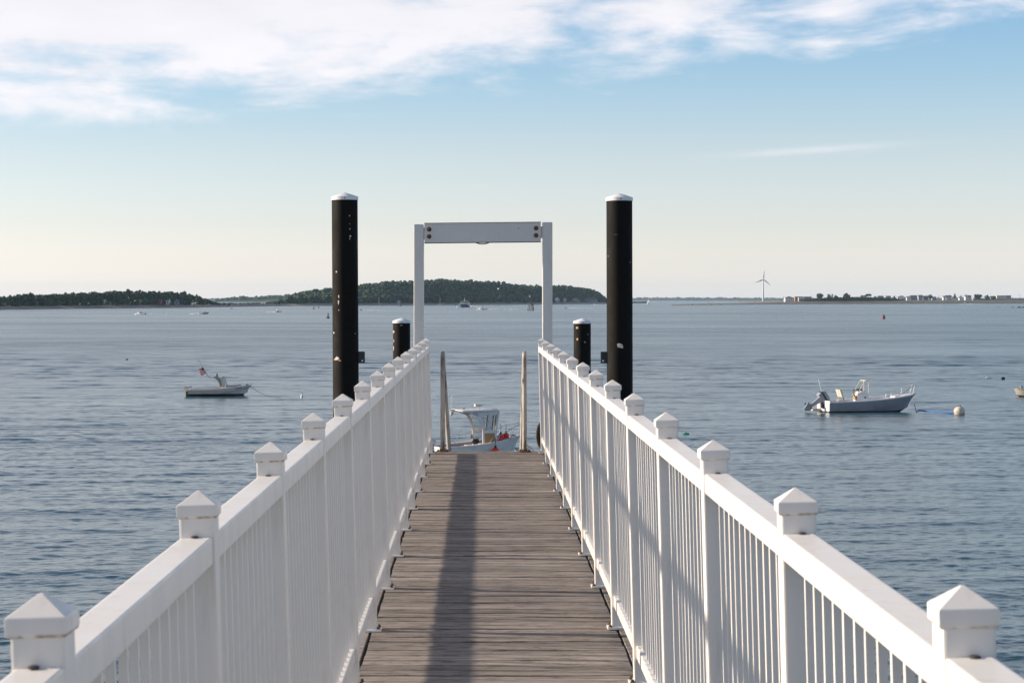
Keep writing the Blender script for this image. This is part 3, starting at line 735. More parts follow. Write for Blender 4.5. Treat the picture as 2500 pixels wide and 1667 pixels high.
def house(u0, u1, vr, ve, wall, roof, label, name='house', y=None, zb=None, style='gable', depth=9, group='houses on the sand spit', cat='house', turn=0.0):
    uc = (u0 + u1) / 2
    if y is None: y = Yw(lerp(SH_R, uc)) + 205
    if zb is None: zb = WATER + lerp(HT_R, uc) * 1.08 + 0.1
    x = X(uc, y); w = (u1 - u0) * y / FPX; he = Z(ve, y) - zb; hr = Z(vr, y) - zb
    he = max(he, 1.6); hr = max(hr, he + 0.3)
    t = thing(name, label, cat, (x, y, zb), R(turn), group=group)
    m = MB(); d = depth
    if style == 'front':      # gable faces us
        m.prism([(-w / 2, 0, -0.5), (w / 2, 0, -0.5), (w / 2, 0, he), (0, 0, hr - 0.15), (-w / 2, 0, he)], (0, d, 0))
    else: m.box(0, d / 2, he / 2 - 0.25, w, d, he + 0.5)
    m.build('wall', M[wall], t)
    m = MB(); o = 0.35
    if style == 'gable': m.prism([(-w / 2 - o, -o, he), (-w / 2 - o, d + o, he), (-w / 2 - o, d / 2, hr)], (w + 2 * o, 0, 0))
    elif style == 'front':
        for s_ in (-1, 1): m.prism([(s_ * (w / 2 + o), -o, he - 0.2), (0, -o, hr - 0.1), (0, -o, hr + 0.12), (s_ * (w / 2 + o), -o, he + 0.02)], (0, d + 2 * o, 0))
    elif style == 'hip':
        rl = max(0, w / 2 - d * 0.45)
        m.add([(-w / 2 - o, -o, he), (w / 2 + o, -o, he), (w / 2 + o, d + o, he), (-w / 2 - o, d + o, he), (-rl, d / 2, hr), (rl, d / 2, hr)], [(0, 1, 5, 4), (1, 2, 5), (2, 3, 4, 5), (3, 0, 4), (3, 2, 1, 0)])
    else: m.box(0, d / 2, he + 0.12, w + 0.5, d + 0.5, 0.28)
    rf = m.build('roof', M[roof], t)
    if style in ('gable', 'front') and w > 5:
        m = MB(); m.box(w * 0.22, d / 2, hr + 0.1, 0.6, 0.6, 1.2); m.build('chimney', M['w_brick'], rf)
    n = max(1, int(w / 2.6)); fl = 2 if he > 4.6 else 1
    for k in range(n):
        for f in range(fl):
            wx = -w / 2 + w * (k + 0.5) / n; wz = he * (0.55 if fl == 1 else 0.26 + 0.46 * f)
            m = MB(); m.box(wx, -0.03, wz, min(1.0, w / n * 0.5), 0.10, 1.2); m.build('window', M['glass'], t)
    return t
H = house
H(1917, 1939, 723.3, 727.4, 'w_white', 'r_dark', 'white building with dark hipped roof right of the wind turbine', style='hip', depth=14)
H(1941, 1961, 723.6, 724.4, 'w_brick', 'w_red', 'long orange brown flat roofed building beside the hip roofed one', style='flat', depth=12)
H(1949.5, 1963, 726.5, 727, 'w_white', 'w_white', 'low white annex in front of the orange brown building', style='flat', depth=5, y=Yw(742.8) + 192)
H(1962, 1981, 723.8, 724.5, 'w_grey', 'r_dark', 'grey flat roofed block at the left end of the hedge', style='flat', depth=12)
H(2103, 2116, 721, 724.5, 'w_white', 'r_dark', 'white house half hidden behind the hedge beside the umbrella tree', depth=8)
H(2134, 2142, 723, 726, 'w_white', 'r_brown', 'small white house peeping over the hedge right of the umbrella tree', style='front', depth=8)
H(2145, 2157, 722, 725.5, 'w_grey', 'r_dark', 'grey gabled house behind the right part of the hedge', depth=8)
H(2163, 2175, 721.6, 722.6, 'w_grey', 'r_brown', 'flat roofed grey house behind the right part of the hedge', style='flat', depth=8)
H(2192, 2212, 721.8, 726.5, 'w_white', 'r_dark', 'white house with big dark roof at the right end of the hedge', style='front', depth=10)
H(2214, 2224, 723, 726.5, 'w_white', 'r_brown', 'narrow white gabled house next to the big dark roof', style='front', depth=9, turn=4)
H(2224, 2239, 720.9, 725, 'w_grey', 'r_dark', 'wide grey house with dormer height ridge in the left cluster', depth=9)
H(2243, 2253, 720.2, 723, 'w_grey', 'r_dark', 'tall narrow dark roofed house in the left cluster', depth=8)
H(2254, 2266, 722, 725.5, 'w_blue', 'r_dark', 'blue grey house just left of the round tree', depth=9)
H(2276, 2286, 724.3, 727, 'w_blue', 'r_brown', 'low blue grey house just right of the round tree', depth=8)
H(2303, 2309.6, 722.3, 725, 'w_white', 'r_dark', 'narrow white house left of the long roofed house', depth=8)
H(2310, 2323.5, 720.8, 725, 'w_white', 'r_dark', 'white house with long dark roof left of the lone pointed tree', depth=9)
H(2325, 2338, 725.8, 728, 'w_white', 'w_grey', 'low white building under the lone pointed tree', style='flat', depth=7, y=Yw(741.6) + 180)
H(2342.5, 2350.5, 722, 727, 'w_white', 'r_brown', 'small white steep gabled house right of the lone pointed tree', style='front', depth=8)
H(2357, 2364, 719.6, 724, 'w_white', 'r_dark', 'tall white gabled house in the right cluster', style='front', depth=9)
H(2364.4, 2371.5, 720.8, 724.6, 'w_white', 'r_dark', 'white house attached to the tall gabled one', depth=9)
H(2376, 2400, 726, 728, 'w_blue', 'w_grey', 'long low purple grey building under the wide tree group', style='flat', depth=9, y=Yw(741.4) + 185)
H(2404, 2417, 720.8, 726, 'w_grey', 'r_dark', 'dark grey gabled house right of the wide tree group', depth=9, style='front')
H(2419.5, 2432, 722.5, 726.2, 'w_grey', 'r_dark', 'grey house close left of the cream building', depth=9)
H(2433.7, 2455, 720.9, 721.5, 'w_cream', 'w_cream', 'large windowed cream block on the seawall', style='flat', depth=12)
H(2455.4, 2468.5, 720.9, 721.5, 'w_grey', 'r_dark', 'dark grey block joined to the cream block on the seawall', style='flat', depth=12)
def seawall():
    y = Yw(741.3) + 165; x0, x1 = X(2400, y), X(2600, y); z1 = Z(728.6, y); z0 = WATER + 4.6
    t = thing('seawall', 'long pale concrete seawall in front of the cream building', 'wall', ((x0 + x1) / 2, y, z0))
    m = MB(); m.box(0, 0, (z1 - z0) / 2 - 0.2, x1 - x0, 1.2, z1 - z0 - 0.1); m.build('wall', M['w_grey'], t)
    m = MB(); m.box(0, -0.1, z1 - z0 - 0.1, x1 - x0, 1.7, 0.35); m.build('coping', M['w_white'], t)
seawall()
M['pole'] = simple('dark_pole', (0.07, 0.07, 0.07), 0.8)
for u, vt, lab in ((1914, 724, 'thin utility pole left of the hip roofed building'), (1981, 721, 'utility pole at the right end of the grey block'), (2293, 720.5, 'utility pole in the gap between the two house clusters'), (2489, 718.5, 'tall utility pole beyond the dark grey block')):
    y = 3290.0; zb = WATER + 4.4; zt = Z(vt, y); x = X(u, y)
    t = thing('utility_pole', lab, 'pole', (x, y, zb), group='utility poles on the spit')
    m = MB(); m.tube([(0, 0, -.5), (0, 0, zt - zb)], 0.16, 8); m.build('shaft', M['pole'], t)
    m = MB(); m.box(0, 0, (zt - zb) * 0.92, 2.0, 0.14, 0.16); m.build('crossarm', M['pole'], t)
# houses at the foot of the middle island and on the headland
def isl(u, d): y = Yw(lerp(SH_M, u)) + d; return y
H(1353.5, 1366, 726.2, 730.5, 'w_white', 'w_white', 'white tent roofed pavilion at the right foot of the island', y=isl(1360, 52), zb=WATER + 2.4, style='hip', depth=7, name='pavilion', group='buildings on the islands', cat='pavilion')
H(1376, 1382, 727.5, 729.5, 'w_white', 'w_grey', 'small white hut right of the tent roofed pavilion', y=isl(1378, 55), zb=WATER + 2.4, depth=5, name='hut', group='buildings on the islands', cat='hut')
H(1395, 1416, 727, 732.5, 'w_grey', 'r_brown', 'brown hip roofed shelter at the right foot of the island', y=isl(1405, 50), zb=WATER + 2.3, style='hip', depth=11, name='shelter', group='buildings on the islands', cat='shelter')
H(1427, 1459, 724.8, 731.5, 'w_grey', 'r_brown', 'largest brown hip roofed shelter near the tip of the island', y=isl(1443, 52), zb=WATER + 2.3, style='hip', depth=13, name='shelter', group='buildings on the islands', cat='shelter')
H(961, 974, 733, 735.5, 'w_white', 'w_grey', 'white cottage on the island shore left of the portal frame', y=isl(967, 40), zb=WATER + 2.4, depth=6, name='cottage', group='buildings on the islands', cat='cottage')
yh = Yw(lerp(SH_L, 386)) + 24
H(377, 394, 731.8, 735.5, 'w_red', 'w_red', 'red roofed house among the trees of the left headland', y=yh, zb=Z(741, yh), depth=5, group='buildings on the islands')
H(405, 413, 734, 737, 'w_white', 'w_white', 'small white hut right of the red roofed house', y=yh, zb=Z(741, yh), depth=3, name='hut', group='buildings on the islands', cat='hut')
H(425, 436, 731, 735.5, 'w_blue', 'r_dark', 'blue grey house among the trees right of the white hut', y=yh + 2, zb=Z(741, yh), depth=5, group='buildings on the islands', style='front')
yb = Yw(753.5) + 19
for u, w, lab in ((119.5, 2.5, 'tiny white beach hut on the left headland shore'), (130, 7.5, 'low white boathouse on the left headland shore')):
    H(u - w / 2, u + w / 2, 746.8, 747.3, 'w_white', 'w_white', lab, y=yb, zb=Z(749.6, yb), style='flat', depth=2.2, name='beach_hut', group='buildings on the islands', cat='hut')

# ------------------------------------------------------------------ wind turbine
def turbine():
    y = 5750.0; x = X(1863, y); zb = WATER + 2.4; hub = Z(683, y) - zb
    t = thing('wind_turbine', 'white three bladed wind turbine standing on the sandbar', 'wind turbine', (x, y, zb))
    M['turb'] = simple('turbine_white', (0.62, 0.63, 0.64), 0.5, 0, 0.05, 0.1)
    m = MB(); m.tube([(0, 0, -0.5), (0, 0, hub * 0.5), (0, 0, hub)], [2.6, 2.2, 1.5], 20); m.build('tower', M['turb'], t, smooth=True)
    m = MB(); m.box(0.4, 1.5, hub + 0.8, 3.2, 8.5, 3.2); m.build('nacelle', M['turb'], t, bevel=0.7)
    m = MB(); m.lathe([(0, -2.6), (1.2, -2.0), (1.7, -0.6), (1.7, 0.6), (0, 0.7)], n=14, M=Matrix.Translation((0.4, -3.6, hub + 0.8)) @ Matrix.Rotation(R(-90), 4, 'X')); m.build('hub', M['turb'], t, smooth=True)
    Lb = 25.0
    for ang in (84, 84 + 118, 84 - 122):
        a = R(ang); d = Vector((math.cos(a), 0, math.sin(a))); s_ = Vector((-math.sin(a), 0, math.cos(a))); f = Vector((0, 1, 0))
        c0 = Vector((0.4, -3.9, hub + 0.8)); rings = []
        for q, ch, th in ((1.0, 0.8, 0.8), (3, 1.5, 0.6), (6, 1.9, 0.45), (14, 1.2, 0.28), (Lb - 1, 0.5, 0.12), (Lb, 0.12, 0.06)):
            rings.append([c0 + d * q + s_ * (ch * e) + f * (th * g) for e, g in ((-0.9, 0), (-0.2, -0.6), (0.9, -0.15), (1.0, 0.1), (0.2, 0.6))])
        m = MB(); m.loft(rings); m.build('blade', M['turb'], t, smooth=True)
turbine()

# ------------------------------------------------------------------ boulders awash at the right edge
def boulder(u, v, w, h, label):
    y = Yw(v); x = X(u, y); rr = random.Random(int(u)); bv, bf = ICO[2]
    s = w * y / FPX / 2; hz = h * y / FPX
    vs = [(p[0] * s * rr.uniform(.85, 1.1), p[1] * s * 0.8 * rr.uniform(.85, 1.1), p[2] * hz * rr.uniform(.8, 1.08) - hz * 0.1) for p in bv]
    m = MB(); m.add(vs, [tuple(f) for f in bf]); o = m.build('boulder', M['rock'], loc=(x, y, WATER)); tag(o, label, 'boulder', 'boulders awash at the right edge')
boulder(2438, 751, 8.5, 1.3, 'flat dark boulder awash, leftmost of the row at the right edge'); boulder(2455, 752, 4, 1.0, 'smallest dark boulder awash near the right edge')
boulder(2472, 751.4, 11, 2.4, 'long sloping dark boulder awash near the right edge'); boulder(2488, 751.6, 11, 4.0, 'big rounded brown boulder awash near the right edge'); boulder(2500, 751.6, 11, 4.4, 'pointed dark boulder cut by the right edge')
for i, (u, s) in enumerate(((1690, 5), (1712, 4), (1735, 7), (1760, 4), (1835, 6))):
    y = Yw(lerp(SH_R, u)) + 4; rr = random.Random(i)
    bv, bf = ICO[1]; w = s * y / FPX / 2
    m = MB(); m.add([(p[0] * w * rr.uniform(.8, 1.1), p[1] * w, p[2] * 0.9 * rr.uniform(.8, 1.1)) for p in bv], [tuple(f) for f in bf])
    o = m.build('shore_rock', M['rock'], loc=(X(u, y), y, WATER + 0.3)); tag(o, 'dark rock on the low tip of the sand spit, ' + ('outermost', 'second from the tip', 'third and widest from the tip', 'fourth from the tip', 'farthest from the tip')[i], 'rock', 'rocks on the tip of the spit')
# ------------------------------------------------------------------ boats
for nm, c, ro in (('b_white', (0.78, 0.77, 0.75), 0.3), ('b_grey', (0.30, 0.315, 0.36), 0.35), ('b_cream', (0.62, 0.56, 0.47), 0.4), ('b_black', (0.02, 0.02, 0.022), 0.4), ('b_navy', (0.015, 0.03, 0.10), 0.4), ('b_bottom', (0.075, 0.045, 0.022), 0.6),
                  ('b_tan', (0.36, 0.29, 0.24), 0.6), ('b_seat', (0.66, 0.56, 0.44), 0.5), ('b_curtain', (0.36, 0.22, 0.08), 0.6), ('b_red', (0.55, 0.02, 0.02), 0.4), ('b_float', (0.75, 0.03, 0.015), 0.45), ('b_canvas', (0.20, 0.28, 0.33), 0.7), ('b_green', (0.02, 0.30, 0.22), 0.5), ('b_chrome', (0.55, 0.55, 0.56), 0.28), ('b_orange', (0.60, 0.14, 0.03), 0.6), ('b_lilac', (0.68, 0.66, 0.68), 0.4)):
    M[nm] = simple(nm, c, ro, 0.6 if nm == 'b_chrome' else 0, 0.06, 3.0)
def glassmat():
    t = NT('windscreen_glass'); t.b.inputs['Base Color'].default_value = (0.75, 0.8, 0.82, 1); t.b.inputs['Roughness'].default_value = 0.05
    t.b.inputs['Transmission Weight'].default_value = 0.92; t.b.inputs['IOR'].default_value = 1.05; t.b.inputs['Specular IOR Level'].default_value = 0.6
    return t.m
M['pane'] = glassmat()
M['foam'] = simple('wake_foam', (0.82, 0.84, 0.86), 0.9, 0, 0.05, 0.5)

def hull(t, L, B, s0, s1, topmat, botmat, gunmat, inmat, floor=0.22, rake=0.55, strip=0.10, bow_deck=0.80, draft=0.32, chz=0.10, wl=0.06, n=22):
    """hull along +x (bow), port +y, waterline z = 0; parts: hull, bottom, gunwale, liner"""
    def sec(f):
        x = -L / 2 + L * f
        g = max(0.0, (f - 0.42) / 0.58)
        b = B / 2 * (0.93 + 0.07 * min(1, f / 0.35)) * (1 - g ** 2.6) + 0.015
        s = s0 + (s1 - s0) * f ** 1.9
        bc = b * (0.86 - 0.34 * g); cz = chz + 0.34 * s1 * g ** 2.2
        kz = -draft + (draft + 0.30 * s1) * max(0, (f - 0.72) / 0.28) ** 2.2
        r_ = rake * g ** 2.4
        mid = (x - r_ * 0.30, b * 0.965 - 0.02 * g, (s * 0.62 + cz * 0.38))
        return dict(sh=(x, b, s), mid=mid, ch=(x - r_ * 0.62, bc, cz), wl=(x - r_ * 0.72, bc * (0.92 - 0.1 * g), max(wl, cz * 0.45 + kz * 0.1)), kl=(x - r_, 0.012, kz), b=b, s=s, x=x)
    S_ = [sec(i / n) for i in range(n + 1)]
    mir = lambda p: (p[0], -p[1], p[2])
    m = MB()
    m.loft([[q['sh'], q['mid'], q['ch'], q['wl']] for q in S_], closed=False); m.loft([[mir(q[k]) for k in ('sh', 'mid', 'ch', 'wl')] for q in S_], closed=False)
    q = S_[0]; m.add([q['sh'], q['mid'], q['ch'], q['wl'], mir(q['wl']), mir(q['ch']), mir(q['mid']), mir(q['sh'])], [tuple(range(8))])
    h = m.build('hull', topmat, t, smooth=True)
    m = MB(); m.loft([[q['wl'], q['kl'], mir(q['wl'])] for q in S_], closed=False)
    q = S_[0]; m.add([q['wl'], q['kl'], mir(q['wl'])], [(0, 1, 2)])
    m.build('bottom', botmat, t, smooth=True)
    # gunwale cap
    m = MB(); w = 0.11
    for sgn in (1, -1):
        rings = []
        for q in S_[:-1]:
            x, b, s = q['sh']; bi = max(0.01, b - w)
            rings.append([(x, sgn * (b + 0.025), s - strip * 0.5), (x, sgn * (b + 0.025), s + 0.012), (x, sgn * (b - 0.01), s + 0.03), (x, sgn * bi, s + 0.025), (x, sgn * bi, s - 0.03)])
        m.loft(rings)
    q = S_[0]; m.box(q['x'] + 0.05, 0, q['s'] - 0.0, 0.12, 2 * q['b'] - 0.05, 0.07)
    m.build('gunwale', gunmat, t, smooth=True)
    # liner: inner walls and floor, covered deck in the bow
    m = MB(); k = int(n * bow_deck)
    ins = []
    for q in S_[:k + 1]:
        fl = max(floor, q['ch'][2] + 0.10); bw = max(0.01, q['b'] - w + 0.01); bf_ = max(0.01, min(q['b'] - w - 0.03, q['ch'][1] - 0.10)); xf = q['ch'][0] - 0.02
        ins.append([(q['x'], bw, q['s'] + 0.01), (xf, bf_, fl), (xf, -bf_, fl), (q['x'], -bw, q['s'] + 0.01)])
    m.loft(ins, closed=False)
    q = S_[0]; a = ins[0]; m.add([(p[0] + 0.03, p[1], p[2]) for p in a], [(0, 1, 2, 3)])
    a = ins[-1]; m.add(a, [(0, 1, 2, 3)])
    m.build('liner', inmat, t)
    m = MB(); m.loft([[(q['x'], q['b'] - 0.03, q['s'] + 0.012), (q['x'], 0, q['s'] + 0.045), (q['x'], -(q['b'] - 0.03), q['s'] + 0.012)] for q in S_[k:]], closed=False)
    m.build('foredeck', gunmat, t, smooth=True)
    return S_
def tubes(t, name, paths, r, mat, n=6):
    for p in paths:
        m = MB(); m.tube(p, r, n); m.build(name, mat, t, smooth=True)
def outboard(t, x, z, tilt, mat, col2, sc=1.0, y=0.0):
    """tilt in degrees: 0 = leg down"""
    Mx = Matrix.Translation((x, y, z)) @ Matrix.Rotation(R(tilt), 4, 'Y') @ Matrix.Scale(sc, 4)
    def bx(name, rings, mt, par=None):
        m = MB(); m.loft([[Mx @ Vector(p) for p in r_] for r_ in rings]); return m.build(name, mt, par or t, bevel=0.02 * sc, smooth=True)
    sq = lambda x0, x1, w, z_: [(x0, -w, z_), (x1, -w, z_), (x1, w, z_), (x0, w, z_)]
    cw = bx('cowling', [sq(-0.42, 0.10, 0.17, 0.02), sq(-0.47, 0.13, 0.20, 0.14), sq(-0.46, 0.13, 0.20, 0.36), sq(-0.38, 0.08, 0.15, 0.47)], mat)
    bx('cowling_band', [sq(-0.482, 0.14, 0.206, 0.20), sq(-0.482, 0.14, 0.206, 0.30)], col2, cw)
    bx('midsection', [sq(-0.30, 0.02, 0.11, 0.03), sq(-0.24, -0.06, 0.07, -0.35), sq(-0.22, -0.08, 0.06, -0.62)], mat)
    lu = bx('lower_unit', [sq(-0.38, 0.02, 0.11, -0.60), sq(-0.36, 0.02, 0.06, -0.64), sq(-0.32, 0.03, 0.06, -0.76), sq(-0.22, -0.10, 0.02, -0.98)], mat)
    m = MB()
    for k in range(3):
        a = 2 * math.pi * k / 3; d = Vector((0, math.cos(a), math.sin(a))); e = Vector((0, -math.sin(a), math.cos(a))); c = Vector((-0.40, 0, -0.72))
        m.add([Mx @ (c + d * 0.03 - e * 0.03), Mx @ (c + d * 0.16 - e * 0.07 + Vector((0.03, 0, 0))), Mx @ (c + d * 0.17 + e * 0.06 - Vector((0.03, 0, 0))), Mx @ (c + d * 0.03 + e * 0.03)], [(0, 1, 2, 3)])
    m.build('propeller', M['b_black'], lu)
    m = MB(); m.box(x + 0.06 * sc, y, z - 0.10 * sc, 0.14 * sc, 0.22 * sc, 0.42 * sc); m.build('clamp_bracket', M['b_black'], t)

# --- grey open console boat moored on the right
def right_boat():
    y = 123.5; x = X(2124, y)
    t = thing('console_boat', 'grey hulled open console boat on the mooring at right, outboard tilted up', 'boat', (x, y, WATER), R(13), group='small boats moored near the gangway')
    L = 5.75
    hull(t, L, 2.05, 0.62, 1.02, M['b_grey'], M['b_black'], M['b_lilac'], M['b_lilac'], rake=0.75, bow_deck=0.78)
    m = MB(); S0 = 0.62
    m.prism([(-L / 2 - 0.02, -0.92, 0.10), (-L / 2 - 0.02, 0.92, 0.10), (-L / 2 - 0.02, 0.95, S0 + 0.06), (-L / 2 - 0.02, -0.95, S0 + 0.06)], (0.05, 0, 0)); m.build('transom', M['b_white'], t)
    outboard(t, -L / 2 - 0.14, 0.58, 58, M['b_grey'], M['b_black'], 1.12)
    m = MB(); m.box(-L / 2 - 0.30, 0.45, 0.14, 0.5, 0.3, 0.14); m.build('swim_step', M['b_seat'], t, bevel=0.02)
    own = t; t = bpy.data.objects.new('helm_station', None); COL.objects.link(t); t.parent = own; t.location = (-0.36, 0, 0)
    # console
    m = MB(); m.prism([(-0.55, -0.36, 0.22), (0.28, -0.36, 0.22), (0.12, -0.36, 1.10), (-0.30, -0.36, 1.22), (-0.55, -0.36, 1.02)], (0, 0.72, 0)); c = m.build('console', M['b_white'], t, bevel=0.03)
    for zz in (0.50, 0.83):
        m = MB(); m.box(-0.555, 0.0, zz, 0.03, 0.56, 0.24); m.build('locker_door', M['b_curtain'], c, bevel=0.01)
    m = MB(); m.lathe([(0, 0), (0.05, 0), (0.05, 0.02), (0, 0.022)], n=10, M=Matrix.Translation((-0.1, -0.36, 0.84)) @ Matrix.Rotation(R(90), 4, 'X')); m.build('vent', M['b_black'], c)
    m = MB(); m.tube([(-0.62 + 0.10 * math.cos(a) * 0.4, 0.20 * math.cos(a), 1.12 + 0.20 * math.sin(a)) for a in np.linspace(0, 6.28, 17)], 0.022, 6); m.build('steering_wheel', M['b_black'], c)
    m = MB(); m.box(-0.3, 0.05, 1.27, 0.25, 0.3, 0.14); m.build('instrument_pod', M['b_black'], c, bevel=0.03)
    for sy in (-0.34, 0.34):
        tubes(t, 'grab_rail', [[(-0.58, sy, 0.98), (-0.10, sy * 0.95, 1.80), (0.05, sy * 0.95, 1.82), (0.12, sy * 0.95, 1.77), (0.14, sy, 1.02)]], 0.024, M['b_seat'])
    tubes(t, 'grab_rail', [[(-0.10, -0.32, 1.81), (-0.10, 0.32, 1.81)], [(0.08, -0.32, 1.81), (0.08, 0.32, 1.81)]], 0.024, M['b_seat'])
    # leaning post seat
    m = MB(); m.prism([(-1.45, -0.32, 0.22), (-1.0, -0.32, 0.22), (-1.12, -0.32, 0.72), (-1.55, -0.32, 0.72)], (0, 0.64, 0)); s_ = m.build('seat', M['b_seat'], t, bevel=0.03)
    m = MB(); m.prism([(-1.50, -0.34, 0.86), (-1.38, -0.34, 0.86), (-1.52, -0.34, 1.30), (-1.66, -0.34, 1.30)], (0, 0.68, 0)); m.build('backrest', M['b_seat'], s_, bevel=0.03)
    tubes(s_, 'seat_frame', [[(-1.36, sy, 0.6), (-1.45, sy, 0.95)] for sy in (-0.30, 0.30)], 0.03, M['b_tan'])
    kids = list(t.children)
    for k_ in kids:
        k_.parent = own; k_.location.x -= 0.36
    bpy.data.objects.remove(t); t = own
    # bow rail
    def rail(sy):
        return [(1.15, sy * 0.93, 0.86), (1.7, sy * 0.85, 1.10), (2.25, sy * 0.60, 1.38), (2.78, sy * 0.12, 1.55)]
    for sy in (-1, 1):
        tubes(t, 'bow_rail', [rail(sy)], 0.018, M['b_chrome'])
        tubes(t, 'rail_post', [[(1.7, sy * 0.86, 0.90), (1.7, sy * 0.85, 1.10)], [(2.22, sy * 0.60, 0.98), (2.25, sy * 0.60, 1.38)], [(2.6, sy * 0.2, 1.05), (2.72, sy * 0.17, 1.53)]], 0.018, M['b_white'])
    for x_, y_ in ((0.7, -0.88), (1.45, 0.8), (-2.3, -0.9)):
        m = MB(); m.box(x_, y_, 0.92 if x_ > 0 else 0.70, 0.22, 0.05, 0.10); m.build('cleat', M['b_white'], t, bevel=0.01)
    m = MB(); m.tube([(-2.85, 0.3, 1.0), (-3.05, 0.32, 1.9)], 0.012, 5); m.build('antenna', M['b_white'], t)
    return t
RB = right_boat()
def ball():
    y = 120.5; x = X(2342, y)
    t = thing('mooring_ball', 'large dirty white mooring ball tied to the grey console boat', 'buoy', (x, y, WATER))
    m = MB(); r = 0.315; m.lathe([(r * math.sin(a), 0.17 - r * math.cos(a)) for a in np.linspace(0.02, 3.12, 13)], n=24); m.build('ball', M['ballmat'], t, smooth=True)
    m = MB(); m.tube([(0.05 - 0.34 * math.cos(a), -0.05, 0.17 + 0.335 * math.sin(a)) for a in np.linspace(-0.3, 1.7, 10)], 0.022, 6); m.build('pennant_strap', M['b_black'], t)
def ballm():
    t = NT('weathered_ball'); n = t.noise(t.coord(), 6, 5, 0.65)
    c = t.mix(t.ramp(n, 0.45, 0.7), (0.62, 0.54, 0.46), (0.34, 0.26, 0.20)); t.set(t.b, 'Base Color', c); t.b.inputs['Roughness'].default_value = 0.6; return t.m
M['ballmat'] = ballm(); ball()
def mooring_line():
    yb = 120.5; a = Vector((X(2232, 124.2), 124.2, Z(986, 124.2))); b = Vector((X(2329, yb), yb, WATER + 0.10))
    pts = [a, a.lerp(b, 0.06) + Vector((0, 0, -0.45)), Vector((X(2243, 123), 123, WATER + 0.10)), Vector((X(2290, 121.6), 121.6, WATER + 0.07)), b]
    m = MB(); m.tube(pts, [0.02, 0.025, 0.045, 0.055, 0.04], 6); o = m.build('mooring_line', M['bluerope'], smooth=True); tag(o, 'blue mooring line between the grey console boat and the white ball', 'rope')
mooring_line()

